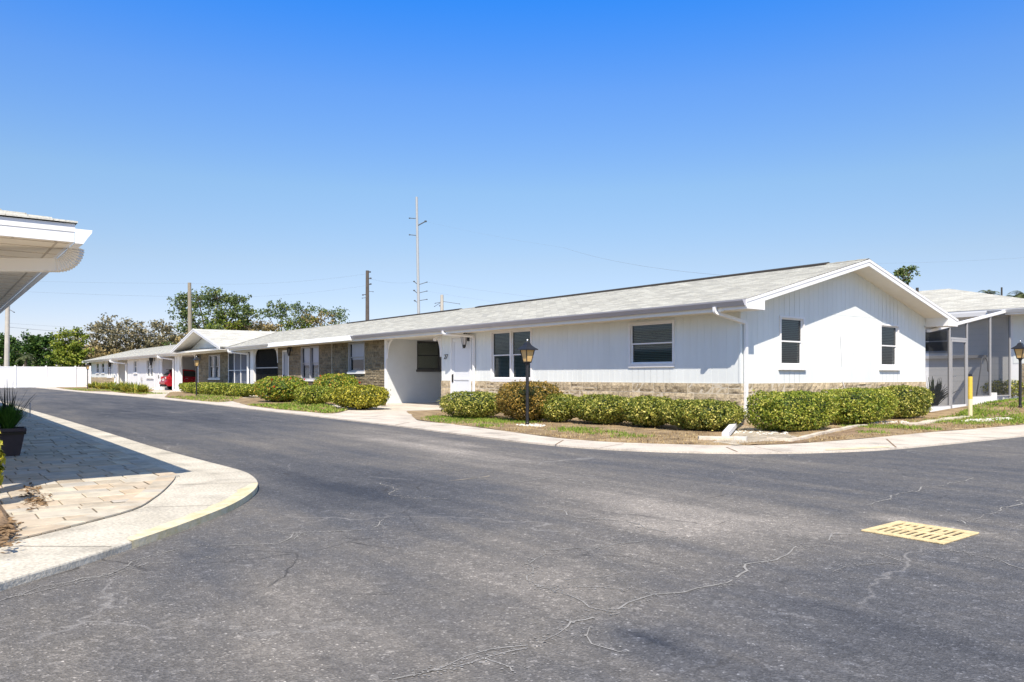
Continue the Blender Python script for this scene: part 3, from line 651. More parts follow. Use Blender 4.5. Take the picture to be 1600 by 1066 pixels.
# mulch bed by the left edge of the frame
ml = smoothline([ground(*p, ZK+.01)[:2] for p in ((-20, 860), (8, 846), (24, 834), (20, 815), (6, 795), (-20, 760))], 3)
mb = MB(); c_ = sum(ml, Vector((0, 0)))/len(ml)
mb.add([(c_.x, c_.y, ZK+.06)]+[(p.x, p.y, ZK+.012) for p in ml], [(0, i+1, (i+1) % len(ml)+1) for i in range(len(ml))]); struct(mb, 'mulch_bed', 'mulch')
mb = MB()
def litter(n, px, py, sx, sy, z):
    for k in range(n):
        g = ground(px+random.gauss(0, sx), py+random.gauss(0, sy), z); a = random.uniform(0, 6.28); l = random.uniform(.015, .04); w2 = l*.4
        ca, sa = math.cos(a), math.sin(a)
        mb.add([(g.x+ca*l, g.y+sa*l, z+random.uniform(.002, .02)), (g.x-sa*w2, g.y+ca*w2, z+random.uniform(.002, .02)), (g.x-ca*l, g.y-sa*l, z+.004), (g.x+sa*w2, g.y-ca*w2, z+random.uniform(.002, .02))], ((0, 1, 2, 3),))
litter(90, 55, 778, 9, 9, ZK+.004); litter(30, 65, 787, 5, 3, ZK+.004); litter(25, 45, 764, 4, 5, ZK+.004); litter(160, 6, 828, 9, 12, ZK+.03)
setp(mb.build('leaf_litter', 'dead_leaf', recalc=False), 'dry brown leaves blown onto the pavers', 'leaves', kind='stuff')

# ------------------------------------------------------------------ foliage helpers
def leafquad(mb, c, nrm, l, wd, m=0):
    nrm = nrm.normalized(); t = nrm.cross(Vector((random.gauss(0, 1), random.gauss(0, 1), random.gauss(0, 1))))
    if t.length < 1e-4: t = Vector((1, 0, 0))
    t.normalize(); b = nrm.cross(t)
    mb.add((c-t*l*.5, c+b*wd*.5+nrm*l*.08, c+t*l*.5, c-b*wd*.5+nrm*l*.08), ((0, 1, 2, 3),), m)
def sgn(v, e): return math.copysign(abs(v)**e, v)
def bush(name, c, r, ang, label, group, leaf='hedge_leaf', n=5000, lf=.055, boxy=.6, flowers=0, cat='bush', seed=1, base=.03):
    """clipped bush: leaves spread through the outer part of a lumpy superellipsoid, a few stems and a shell coloured dark for inner shade"""
    random.seed(seed*131+5)
    root = thing(name, label, cat, (c[0], c[1], c[2]), group)
    C0 = Vector(c); rx, ry, h = r; ca, sa = math.cos(ang), math.sin(ang)
    def surf(u, v, k):
        x, y, z = math.cos(v)*math.cos(u), math.cos(v)*math.sin(u), math.sin(v); e = 2/boxy
        rr = (abs(x)**e+abs(y)**e+abs(z)**e)**(-1/e); x, y, z = x*rr, y*rr, z*rr
        p = Vector((x*rx, y*ry, z*h*.5))
        lump = 1+.10*noise.noise(Vector((p.x*2.6+seed*7, p.y*2.6, p.z*3)))+.07*noise.noise(Vector((p.x*7+seed, p.y*7, p.z*7)))
        nrm = Vector((sgn(x, e-1)/rx, sgn(y, e-1)/ry, sgn(z, e-1)/(h*.5))).normalized()
        if z < 0: p.x *= 1+.12*z; p.y *= 1+.12*z
        p = p*lump*k
        P = Vector((p.x*ca-p.y*sa, p.x*sa+p.y*ca, p.z+h*.5+base)); N = Vector((nrm.x*ca-nrm.y*sa, nrm.x*sa+nrm.y*ca, nrm.z))
        return C0+P, N
    mb = MB()
    for k in range(int(n*1.55)):
        u = random.uniform(-PI, PI); v = math.asin(random.uniform(-.98, 1)); q = 1-abs(random.gauss(0, .085))+random.gauss(0, .012)
        if random.random() < .06: q += random.uniform(.02, .11)
        P, N = surf(u, v, q)
        if P.z < C0.z+.02: continue
        gp_ = noise.noise(P*3.7)+.6*noise.noise(P*9)
        if gp_ < -.42 and random.random() < .8: continue
        N = (N*.55+Vector((random.gauss(0, .6), random.gauss(0, .6), random.gauss(.25, .6))))
        l = lf*random.uniform(.65, 1.25); leafquad(mb, P, N, l, l*.55)
    fo = mb.build('foliage', leaf, root, recalc=False)
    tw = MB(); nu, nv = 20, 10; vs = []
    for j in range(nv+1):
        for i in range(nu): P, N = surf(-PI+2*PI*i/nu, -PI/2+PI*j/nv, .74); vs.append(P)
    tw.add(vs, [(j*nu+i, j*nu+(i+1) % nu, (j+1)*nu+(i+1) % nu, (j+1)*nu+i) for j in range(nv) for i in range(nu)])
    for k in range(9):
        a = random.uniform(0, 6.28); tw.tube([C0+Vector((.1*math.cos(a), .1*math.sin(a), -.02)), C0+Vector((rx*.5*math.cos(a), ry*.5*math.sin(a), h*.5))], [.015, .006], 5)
    tw.build('shaded_core_branches', 'dark_plant', root)  # stems plus a closed shell whose dark colour paints the shade inside
    for k in range(flowers):
        u = random.uniform(-PI, PI); P, N = surf(u, random.uniform(.1, 1.1), 1.02)
        fb = MB()
        for q in range(14): leafquad(fb, P+Vector((random.gauss(0, .014), random.gauss(0, .014), random.gauss(0, .014))), Vector((random.gauss(0, 1), random.gauss(0, 1), random.gauss(0, 1)))+N, .06, .045)
        fb.build('flower', 'flower_red', root, recalc=False)
    return root
def pxbush(name, x0, x1, yt, yb, zg, dr, label, group, ang=0., ratio=1., **k):
    """bush whose outline fills the given box of the photograph, standing on the ground at height zg"""
    cx = (x0+x1)/2; g = ground(cx, yb, zg); dep = g.dot(FW)
    wd = (x1-x0)*dep/FPX
    # axes rx along direction ang, ry across; apparent half width along RT
    d = Vector((math.cos(ang), math.sin(ang), 0)); e = Vector((-d.y, d.x, 0))
    a = abs(d.dot(RT)); b = abs(e.dot(RT)); rx = wd/2/math.sqrt(a*a+(b*ratio)**2); ry = rx*ratio
    ext = math.sqrt((d.dot(FW)*rx)**2+(e.dot(FW)*ry)**2)
    dep2 = dep+ext*dr
    sc = dep2/dep; p = at(cx, dep2, zg)
    h = zat(yt, dep2+ext*.15)-zg
    return bush(name, (p.x, p.y, zg), (rx*sc, ry*sc, h), ang, label, group, **k)

G1 = 'clipped bushes along the house front'
pxbush('bush', 690, 790, 614, 655, .05, .8, 'low clipped green bush beside the door at the left end of the front row', G1, 0, .75, seed=1, n=5600, boxy=.72)
pxbush('bush', 778, 874, 598, 660, .05, .8, 'tall rounded rust-tinged bush behind the black lamp post', G1, 0, .9, seed=2, n=6500, boxy=.75, leaf='hedge_rust')
pxbush('bush', 834, 908, 617, 661, .05, .8, 'rounded olive bush just right of the black lamp post', G1, 0, .85, seed=3, n=4600, boxy=.7)
pxbush('bush', 898, 988, 619, 665, .05, .8, 'clipped green bush third from the right end of the front row', G1, 0, .8, seed=4, n=6200, boxy=.72)
pxbush('bush', 974, 1056, 622, 669, .05, .8, 'clipped green bush second from the right end of the front row', G1, 0, .8, seed=5, n=6200, boxy=.72)
pxbush('bush', 1042, 1149, 627, 676, .05, .8, 'wide clipped green bush at the house corner left of the downspout', G1, 0, .75, seed=6, n=8200, boxy=.68, lf=.05)
G2 = 'boxy hedge bushes along the gable wall'
pxbush('hedge_bush', 1170, 1306, 615, 676, .05, .85, 'boxy green bush right of the corner downspout under the gable', G2, R_(90), .5, seed=7, n=9200, boxy=.4, lf=.05, leaf='hedge_bright')
pxbush('hedge_bush', 1272, 1404, 610, 664, .06, .85, 'boxy bright green bush in the middle of the gable wall', G2, R_(90), .42, seed=8, n=9000, boxy=.4, lf=.052, leaf='hedge_bright')
pxbush('hedge_bush', 1366, 1456, 606, 654, .07, .85, 'boxy dark green bush beside the screen porch at the gable end', G2, R_(90), .55, seed=9, n=7000, boxy=.4, leaf='hedge_leaf')
pxbush('bush', 1546, 1612, 592, 625, .30, .8, 'pale flecked bush behind the lamp post at the far right', 'bushes by the far right house', 0, .7, seed=10, n=5000, boxy=.65, lf=.07)
G3 = 'bushes in front of the brown stone wall'
pxbush('flowering_bush', 398, 482, 590, 629, .05, .8, 'bushy green shrub with red flowers at the left end before the stone wall', G3, 0, .7, seed=11, n=5200, boxy=.7, lf=.085, leaf='croton', flowers=7)
pxbush('flowering_bush', 490, 560, 586, 629, .05, 1.0, 'tall green shrub with red flowers in front of the stone wall, behind two clipped bushes', G3, 0, .7, seed=13, n=4600, boxy=.7, lf=.085, leaf='croton', flowers=4)
pxbush('bush', 462, 522, 604, 633, .05, .8, 'small clipped green bush between the two red flowering shrubs', G3, 0, .8, seed=12, n=3600, boxy=.7, lf=.08, leaf='hedge_bright')
pxbush('bush', 521, 604, 604, 640, .05, .8, 'yellow-green clipped bush beside the carport opening', G3, 0, .75, seed=14, n=5200, boxy=.62, lf=.075, leaf='hedge_yellow')
bush('hedge', (-43.6, 12.75, .05), (6.5, .62, .60), 0, 'long low clipped hedge in front of the screened windows', None, leaf='hedge_bright', n=11000, lf=.10, boxy=.4, cat='hedge', seed=16)
random.seed(99)
# dry plant
def tuft(name, p, n, h, wd, mat_, label, cat, group=None, spread=.6, seg=3):
    root = thing(name, label, cat, p, group); mb = MB(); p = Vector(p)
    for k in range(n):
        a = random.uniform(0, 2*PI); out = random.uniform(.1, 1)*spread; hh = h*random.uniform(.55, 1.)
        q0 = p+Vector((random.gauss(0, .05+.22*(spread > 1.2))*h, random.gauss(0, .05+.22*(spread > 1.2))*h, 0)); d = Vector((math.cos(a), math.sin(a), 0)); s = Vector((-d.y, d.x, 0))
        prev = None; pts = []
        for i in range(seg+1):
            t = i/seg; c = q0+d*out*t*hh+Vector((0, 0, hh*(t*1.25-.45*t*t*(out+.2)))); ww = wd*(1-t*.92)*(.6+t) if i else wd*.6
            pts += [c-s*ww/2, c+s*ww/2]
        mb.add(pts, [(2*i, 2*i+1, 2*i+3, 2*i+2) for i in range(seg)])
    mb.build('leaves', mat_, root, recalc=False); return root
g = ground(600, 634, .05); tuft('dry_plant', (g.x, g.y, .05), 60, .55, .06, 'oak_brown', 'small dry brown plant at the carport wall edge', 'plant', spread=.5)
g4 = 'lily clumps before the far white unit'
for i, (px, py, n, h, lab) in enumerate(((205, 613, 130, .62, 'yellow-green strappy clump before the white block wall, fourth clump from the lamp post'), (220, 614, 120, .5, 'yellow-green strappy clump nearest the red car'), (190, 611, 120, .62, 'yellow-green strappy clump in front of the white return wall'), (174, 609, 120, .55, 'yellow-green strappy clump below the far door'), (160, 608, 110, .5, 'yellow-green strappy clump just right of the farthest lamp post'), (148, 606.5, 110, .5, 'low strappy clump beside the farthest lamp post'))):
    g = ground(px, py, .05); tuft('lily_clump', (g.x, g.y, .05), n*2, h*1.15, .13, 'lily_leaf', lab, 'plant', g4, spread=1.5)

# ------------------------------------------------------------------ long row house
XC, YW, YB = -10.257, 14.025, 22.54
YE, YR, YE2 = 13.42, 18.28, 23.14
ZE, ZR = 2.68, 3.94
SL = (ZR-ZE)/(YR-YE)
XR, XL = -9.64, -94.5
ZS = 2.50
H = thing('row_house', 'long single storey white and stone row of homes with grey shingle roof and front gable', 'house', (XC, YW, 0))
def zroof(y): return ZE+SL*(y-YE) if y < YR else ZE+SL*(YE2-y)
def cells(a, b, holes):
    cs = [(a, b, None)]
    return cs
def grooved(mb, axis, plane, out, u0, u1, z0, ztop, holes, pitch=.203, gw=.008, gd=.004):
    """vertical grooved siding on plane axis=const; out=+1/-1 outward; holes (u0,u1,z0,z1)"""
    us = []; u = u0
    cuts = sorted(set([u0, u1]+[h[0] for h in holes]+[h[1] for h in holes]))
    edges = [u0]
    k = u0+pitch
    gl = []
    while k < u1-gw: gl.append(k); k += pitch
    pts = sorted(set([u0, u1]+[c for c in cuts if u0 < c < u1]+[x for g in gl for x in (g, g+gw)]))
    def P(u, d, z): return (u, plane+out*d, z) if axis == 'y' else (plane+out*d, u, z)
    prevd = None
    for a, b in zip(pts[:-1], pts[1:]):
        mid = (a+b)/2; d = -gd if any(g <= mid <= g+gw for g in gl) else 0
        spans = [(z0, None)]
        hs = sorted([h for h in holes if h[0] <= mid <= h[1]], key=lambda h: h[2])
        lo = z0; sp = []
        for h in hs:
            if h[2] > lo: sp.append((lo, lo, h[2], h[2]))
            lo = h[3]
        sp.append((lo, lo, ztop(a), ztop(b)))
        for (la, lb, ha, hb) in sp: mb.quad(P(a, d, la), P(b, d, lb), P(b, d, hb), P(a, d, ha))
        if prevd is not None and prevd != d and not hs: mb.quad(P(a, prevd, z0), P(a, d, z0), P(a, d, ztop(a)), P(a, prevd, ztop(a)))
        prevd = d
def plain(mb, axis, plane, u0, u1, z0, z1, holes):
    us = sorted(set([u0, u1]+[x for h in holes for x in h[:2] if u0 < x < u1])); 
    for a, b in zip(us[:-1], us[1:]):
        mid = (a+b)/2; lo = z0; hs = sorted([h for h in holes if h[0] <= mid <= h[1]], key=lambda h: h[2])
        def q(l, h_):
            if h_-l < 1e-4: return
            if axis == 'y': mb.quad((a, plane, l), (b, plane, l), (b, plane, h_), (a, plane, h_))
            else: mb.quad((plane, a, l), (plane, b, l), (plane, b, h_), (plane, a, h_))
        for h in hs: q(lo, min(z1, h[2])); lo = h[3]
        q(lo, z1)
def ashlar(mb, axis, plane, out, u0, u1, z0, z1, holes, rh=.232, wmin=.32, wmax=.8, split=.45, proud=.035):
    """rock-faced stones, mortar behind"""
    def P(u, d, z): return (u, plane+out*d, z) if axis == 'y' else (plane+out*d, u, z)
    z = z0; nrow = max(1, round((z1-z0)/rh)); rh = (z1-z0)/nrow
    def stone(a, b, lo, hi):
        segs = [(a, b)]
        for h in holes:
            if h[2] < hi-.01 and h[3] > lo+.01:
                ns = []
                for s in segs:
                    if s[1] <= h[0] or s[0] >= h[1]: ns.append(s); continue
                    if s[0] < h[0]: ns.append((s[0], h[0]))
                    if s[1] > h[1]: ns.append((h[1], s[1]))
                segs = ns
        for a, b in segs:
            if b-a < .03: continue
            g = .009; a += g; b -= g; lo2 = lo+g; hi2 = hi-g
            nu = max(2, int((b-a)/.07)); nv = max(2, int((hi2-lo2)/.06)); vs = []; base_d = proud*random.uniform(.75, 1.15)
            for j in range(nv+1):
                for i in range(nu+1):
                    e = i in (0, nu) or j in (0, nv)
                    d = base_d*(.68 if e else 1)+(random.uniform(-.012, .016) if not e else random.uniform(-.003, .004))
                    vs.append(P(a+(b-a)*i/nu, d, lo2+(hi2-lo2)*j/nv))
            k = len(vs); fs = [(j*(nu+1)+i, j*(nu+1)+i+1, (j+1)*(nu+1)+i+1, (j+1)*(nu+1)+i) for j in range(nv) for i in range(nu)]
            ring = [i for i in range(nu+1)]+[j*(nu+1)+nu for j in range(1, nv+1)]+[nv*(nu+1)+i for i in range(nu-1, -1, -1)]+[j*(nu+1) for j in range(nv-1, 0, -1)]
            vs2 = []
            for r in ring:
                v = vs[r]; vs2.append((v[0], plane, v[2]) if axis == 'y' else (plane, v[1], v[2]))
            m_ = len(ring); fs += [(ring[i], ring[(i+1) % m_], k+(i+1) % m_, k+i) for i in range(m_)]
            mb.add(vs+vs2, fs)
    for r in range(nrow):
        u = u0; lo = z0+r*rh; hi = lo+rh
        while u < u1-.02:
            wd = random.uniform(wmin, wmax); e = min(u1, u+wd)
            if u1-e < .15: e = u1
            if random.random() < split:
                mz = lo+rh*random.choice((.38, .5, .6)); stone(u, e, lo, mz)
                if random.random() < .4 and e-u > .4:
                    mu = u+(e-u)*random.uniform(.35, .65); stone(u, mu, mz, hi); stone(mu, e, mz, hi)
                else: stone(u, e, mz, hi)
            else: stone(u, e, lo, hi)
            u = e
# ---- window maker. axis 'y' (front, facing -Y) or 'x' (gable, facing +X)
def window(par, axis, plane, u0, u1, z0, z1, cols=1, kind='blind', sill=True, trim=.05, frame_mat='white_paint', proud=.03, split=.5, name='window'):
    out = -1 if axis == 'y' else 1
    def B(mb, a, b, d0, d1, l, h, m=0):
        if axis == 'y': mb.box(a, b, plane+out*d0, plane+out*d1, l, h, m)
        else: mb.box(plane+out*d0, plane+out*d1, a, b, l, h, m)
    fr = MB()
    B(fr, u0, u0+trim, -.06, proud, z0, z1); B(fr, u1-trim, u1, -.06, proud, z0, z1)
    B(fr, u0+trim, u1-trim, -.06, proud-.002, z1-trim, z1); B(fr, u0+trim, u1-trim, -.06, proud-.002, z0, z0+trim*.8)
    iw = (u1-u0-2*trim); mull = .07
    edges = []
    cw = (iw-mull*(cols-1))/cols
    for c in range(cols):
        a = u0+trim+c*(cw+mull); edges.append((a, a+cw))
        if c < cols-1: B(fr, a+cw, a+cw+mull, -.06, proud-.004, z0+trim*.8, z1-trim)
    wo = fr.build(name, frame_mat, par)
    zl, zh = z0+trim*.8, z1-trim; zm = zl+(zh-zl)*split
    sa = MB()
    t = .032
    for a, b in edges:
        for (lo, hi, d) in ((zm-.015, zh, -.022), (zl, zm+.015, -.045)):
            B(sa, a, a+t, d-.02, d, lo, hi); B(sa, b-t, b, d-.02, d, lo, hi); B(sa, a+t, b-t, d-.02, d-.001, lo, lo+t); B(sa, a+t, b-t, d-.02, d-.001, hi-t, hi)
    sa.build('sash', frame_mat, wo)
    gp = MB()
    for a, b in edges:
        for (lo, hi, d) in ((zm+.01, zh-t, -.033), (zl+t, zm-.01, -.056)):
            q = [(a+t, lo), (b-t, lo), (b-t, hi), (a+t, hi)]
            gp.quad(*[((u, plane+out*d, z) if axis == 'y' else (plane+out*d, u, z)) for u, z in q])
    gp.build('pane', 'glass_clear' if kind in ('curtain', 'shade', 'pale') else 'glass', wo, recalc=False)
    if kind in ('blind', 'pale'):
        bl = MB(); z = zl+.02
        while z < zh-.02:
            for a, b in edges:
                p = [(a+.01, -.085, z), (b-.01, -.085, z), (b-.01, -.115, z+.030), (a+.01, -.115, z+.030)]
                bl.quad(*[((u, plane+out*d, zz) if axis == 'y' else (plane+out*d, u, zz)) for u, d, zz in p])
            z += .042
        bl.build('blind', 'pale_blind' if kind == 'pale' else 'blind', wo)
    elif kind == 'curtain':
        for a, b in edges:
            bl = MB(); B(bl, a, b, -.11, -.10, zm-.1, zh); bl.build('shade', 'curtain', wo)
            bl = MB(); B(bl, a, b, -.15, -.14, zl, zm); bl.build('blind', 'slate_blind', wo)
    elif kind == 'shade':
        for a, b in edges:
            bl = MB(); B(bl, a+(b-a)*.38, a+(b-a)*.85, -.13, -.12, zl+.1, zh); bl.build('curtain', 'curtain', wo)
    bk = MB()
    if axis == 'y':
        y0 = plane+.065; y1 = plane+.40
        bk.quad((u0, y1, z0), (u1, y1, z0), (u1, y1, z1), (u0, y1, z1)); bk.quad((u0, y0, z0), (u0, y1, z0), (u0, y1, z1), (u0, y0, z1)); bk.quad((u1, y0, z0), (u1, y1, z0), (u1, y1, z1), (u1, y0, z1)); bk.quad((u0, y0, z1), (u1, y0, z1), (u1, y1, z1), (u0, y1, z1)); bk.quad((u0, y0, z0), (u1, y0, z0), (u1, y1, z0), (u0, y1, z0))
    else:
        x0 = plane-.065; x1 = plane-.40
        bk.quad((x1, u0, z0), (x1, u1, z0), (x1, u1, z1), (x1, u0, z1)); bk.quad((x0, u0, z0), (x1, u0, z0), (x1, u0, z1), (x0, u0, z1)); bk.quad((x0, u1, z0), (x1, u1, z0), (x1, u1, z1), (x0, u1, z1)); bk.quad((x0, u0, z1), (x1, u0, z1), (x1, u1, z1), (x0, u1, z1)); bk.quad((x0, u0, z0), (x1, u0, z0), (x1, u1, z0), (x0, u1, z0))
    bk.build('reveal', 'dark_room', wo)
    if sill:
        sm = MB(); B(sm, u0-(0 if sill == 'flat' else .04), u1+(0 if sill == 'flat' else .04), 0, proud+(.002 if sill == 'flat' else .04), z0-(.06 if sill == 'flat' else .09), z0-.003)
        sm.build('sill', frame_mat if frame_mat != 'alu_frame' else 'white_paint', wo)
    return wo
def door(par, u0, u1, z0, z1, leaf='door_white', handle=True, lites=0, plane=YW):
    fr = MB(); fr.box(u0, u0+.07, plane-.03, plane+.12, z0, z1); fr.box(u1-.07, u1, plane-.03, plane+.12, z0, z1); fr.box(u0+.07, u1-.07, plane-.028, plane+.12, z1-.07, z1)
    d = fr.build('door', 'white_paint', par)
    lf = MB(); lf.box(u0+.07, u1-.07, plane+.02, plane+.06, z0, z1-.07); lf.build('door_leaf', leaf, d, bevel=.004)
    st = MB()
    a, b = u0+.07, u1-.07
    for (p, q, l, h) in ((a+.003, a+.10, z0+.02, z1-.08), (b-.10, b-.003, z0+.02, z1-.08), (a+.10, b-.10, z1-.20, z1-.08), (a+.10, b-.10, z0+.02, z0+.25), (a+.10, b-.10, z0+.92, z0+.98)):
        st.box(p, q, plane-.002, plane+.019, l, h)
    st.build('storm_door', leaf, d, bevel=.003)
    if handle:
        hb = MB(); hb.box(a+.03, a+.06, plane-.045, plane-.003, z0+.86, z0+1.10); hb.box(a+.01, a+.08, plane-.012, plane-.0025, z0+.84, z0+1.12); hb.build('handle', 'black_metal', d, bevel=.003)
    return d

W1 = (-13.57, -12.10, 1.36, 2.42); WD = (-19.50, -17.45, .97, 2.49); DR = (-21.80, -20.58, .03, 2.42)
# white siding front
holes = [W1, WD, DR]
mb = MB(); grooved(mb, 'y', YW, -1, -22.4, XC, .93, lambda u: ZS+.02, holes, pitch=.203)
mb.build('siding', 'siding', H)
# gable siding
G1w = (15.46, 16.44, 1.32, 2.47); G2w = (19.98, 20.97, 1.33, 2.47)
mb = MB(); grooved(mb, 'x', XC, 1, YW, YB, .93, lambda y: zroof(y)-.09, [G1w, G2w], pitch=.203)
mb.box(XC+.001, XC+.004, YW+.05, YB-.05, 2.60, 2.612)
mb.build('gable_siding', 'siding', H)
mb = MB(); mb.box(XC-.03, XC+.018, YW-.018, YW+.03, .935, ZS); mb.build('corner_trim', 'siding', H)
mb = MB(); mb.box(XC, XC+.004, YW+4.24, YW+4.25, 2.615, 3.72)
mb.box(XC, XC+.012, 18.0, 18.012, .95, 2.1); mb.tube([(XC+.02, 18.02, 2.1), (XC+.02, 18.06, 1.8), (XC+.02, 18.10, 1.35)], .008, 6); mb.tube([(XC+.05, 18.05, .97), (XC+.07, 18.25, .62)], .012, 6)
mb.build('cable', 'block_white', H)
# stone wainscot (front, pier, gable) over mortar
for a_, b_ in ((-20.58, XC+.03), (-22.4, -21.80)):
    mb = MB(); ashlar(mb, 'y', YW, -1, a_, b_, 0, .93, []); mb.build('stone_wainscot', 'stone_tan', H)
mb = MB(); ashlar(mb, 'x', XC, 1, YW-.03, YB, 0, .93, []); mb.build('stone_wainscot', 'stone_tan', H)
mb = MB(); mb.box(-20.58, XC+.020, YW-.020, YW+.1, 0, .928); mb.box(XC-.1, XC+.020, YW+.1, YB, 0, .928); mb.build('mortar_wall', 'mortar', H)
mb = MB(); mb.box(-22.4, -21.8, YW-.020, YW+.1, 0, .928); mb.build('mortar_wall', 'mortar', H)
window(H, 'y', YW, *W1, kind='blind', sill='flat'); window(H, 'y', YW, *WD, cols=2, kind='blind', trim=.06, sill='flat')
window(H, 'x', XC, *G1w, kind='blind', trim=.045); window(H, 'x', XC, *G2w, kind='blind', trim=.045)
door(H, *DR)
# house number
def text(par, body, size, loc, mat_, name, rot=(PI/2, 0, 0), shear=0):
    cu = bpy.data.curves.new(name, 'FONT'); cu.body = body; cu.size = size; cu.extrude = .006; cu.shear = shear; cu.align_x = 'CENTER'; cu.align_y = 'CENTER'
    ob = bpy.data.objects.new(name+'_tmp', cu); COL.objects.link(ob); bpy.context.view_layer.update()
    me = bpy.data.meshes.new_from_object(ob.evaluated_get(bpy.context.evaluated_depsgraph_get())); bpy.data.objects.remove(ob)
    me.transform(Matrix.Translation(Vector(loc)-ORG[par.name]) @ Matrix.Rotation(rot[2], 4, 'Z') @ Matrix.Rotation(rot[0], 4, 'X'))
    o = bpy.data.objects.new(name, me); COL.objects.link(o); o.parent = par; me.materials.clear(); me.materials.append(M[mat_]); ORG[o.name] = ORG[par.name]; return o
text(H, '27', .23, (-22.1, YW-.03, 1.73), 'black_metal', 'house_number', shear=.25)
text(H, '27', .09, (-21.05, YW-.012, 2.02), 'black_metal', 'house_number')
# carport next to the white unit
def block_wall(mb, x, y0, y1, z1, holes=(), course=.2):
    plain(mb, 'x', x, y0, y1, 0, z1, list(holes))
def block_lines(mb, x, y0, y1, z1, holes, out=1):
    z = .2
    while z < z1-.02:
        hs = [h for h in holes if h[2] < z < h[3]]
        segs = [(y0, y1)]
        for h in hs: segs = [s for a, b in segs for s in ((a, min(b, h[0])), (max(a, h[1]), b)) if s[1]-s[0] > .01]
        for a, b in segs: mb.box(x, x+out*.0025, a, b, z-.005, z+.005)
        z += .2
CW = (15.33, 16.40, 1.34, 2.46)
mb = MB(); block_wall(mb, -26.3, YW, 19.5, ZS, [CW]); mb.build('carport_wall', 'block_paint', H)
mb = MB(); block_lines(mb, -26.3, YW+.02, 19.5, ZS, [CW]); mb.build('block_joint', 'block_paint', H)
# window in that side wall (faces +X)
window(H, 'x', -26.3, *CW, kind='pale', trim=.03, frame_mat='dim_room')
mb = MB(); mb.box(-22.4, -22.25, YW+.1, 19.5, 0, ZS); mb.box(-26.3, -22.4, 19.499, 19.6, 0, ZS); mb.build('carport_back_wall', 'block_paint', H)
mb = MB(); mb.box(-26.42, -26.302, YW-.06, YW+.12, 0, ZS); mb.build('carport_post', 'white_paint', H)
def bracket(x, s, y=YW-.01, mat_='white_paint', par=None):
    """scroll-cut lattice bracket in the opening corner; s = direction it reaches"""
    mb = MB(); z = ZS-.01
    mb.box(x, x+s*.05, y-.02, y+.02, z-.75, z); mb.box(x+s*.05, x+s*.42, y-.02, y+.02, z-.05, z)
    arc = [(x+s*(.05+.37*(1-math.sin(t))), z-.05-.70*(1-math.cos(t))) for t in [PI/2*i/10 for i in range(11)]]
    mb.tube([(u, y, v) for u, v in arc], .024, 6)
    for i in range(1, 10):
        u, v = arc[i]; mb.tube([(u, y, v), (x+s*.04, y, v+.10)], .016, 5)
        mb.tube([(u, y, v), (u+s*.02, y, z-.04)], .016, 5)
    mb.lathe([(.01, -.05), (.05, -.02), (.05, .02), (.01, .05)], (x+s*.15, y, z-.16), 8)
    return mb.build('bracket', mat_, par or H)
bracket(-26.30, 1); bracket(-22.4, -1)
# stone unit
WC = (-34.72, -32.65, .93, 2.43); WE = (-29.63, -28.15, 1.26, 2.46); D2 = (-37.12, -36.28, .03, 2.34)
sh = [WC, WE, D2]
for a_, b_, l_ in ((-37.75, -37.12, 0), (-36.28, -26.42, 0), (-37.12, -36.28, 2.34)):
    mb = MB(); ashlar(mb, 'y', YW, -1, a_, b_, l_, ZS, sh if b_ > -30 else [], rh=.22, wmin=.25, wmax=.7, split=.6, proud=.04)
    mb.build('stone_wall' if l_ == 0 else 'stone_lintel', 'stone_brown', H)
mb = MB(); plain(mb, 'y', YW-.022, -37.75, -26.42, 0, ZS, sh); mb.build('mortar_wall', 'mortar_brown', H); mb = MB(); mb.box(-31.26, -31.22, YW-.06, YW-.03, .3, ZS); mb.build('conduit', 'mortar', H)
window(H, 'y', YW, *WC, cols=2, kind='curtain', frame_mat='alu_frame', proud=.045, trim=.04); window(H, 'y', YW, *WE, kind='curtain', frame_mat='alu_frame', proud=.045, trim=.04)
door(H, *D2, leaf='door_grey')
# dark screened porch
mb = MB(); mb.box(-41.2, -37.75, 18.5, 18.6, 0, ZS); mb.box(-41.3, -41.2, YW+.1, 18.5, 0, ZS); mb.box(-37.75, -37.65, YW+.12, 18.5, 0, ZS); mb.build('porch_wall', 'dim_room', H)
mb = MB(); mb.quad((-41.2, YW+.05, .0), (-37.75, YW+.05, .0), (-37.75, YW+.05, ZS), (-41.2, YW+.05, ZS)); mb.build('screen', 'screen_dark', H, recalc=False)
mb = MB(); mb.box(-41.2, -37.75, YW+.02, YW+.045, 1.48, 1.53); mb.build('screen_rail', 'alu_frame', H); mb = MB(); mb.box(-41.2, -37.75, YW+.02, YW+.045, .02, .08); mb.build('screen_rail', 'alu_frame', H)
bracket(-41.2, 1); bracket(-37.75, -1)
mb = MB(); mb.box(-41.72, -41.2, YW-.08, YW+.14, 0, ZS); mb.build('porch_post', 'white_paint', H)
mb = MB(); mb.box(-41.15, -40.0, YW+.06, YW+.5, 0, .62); mb.build('low_wall', 'block_white', H)
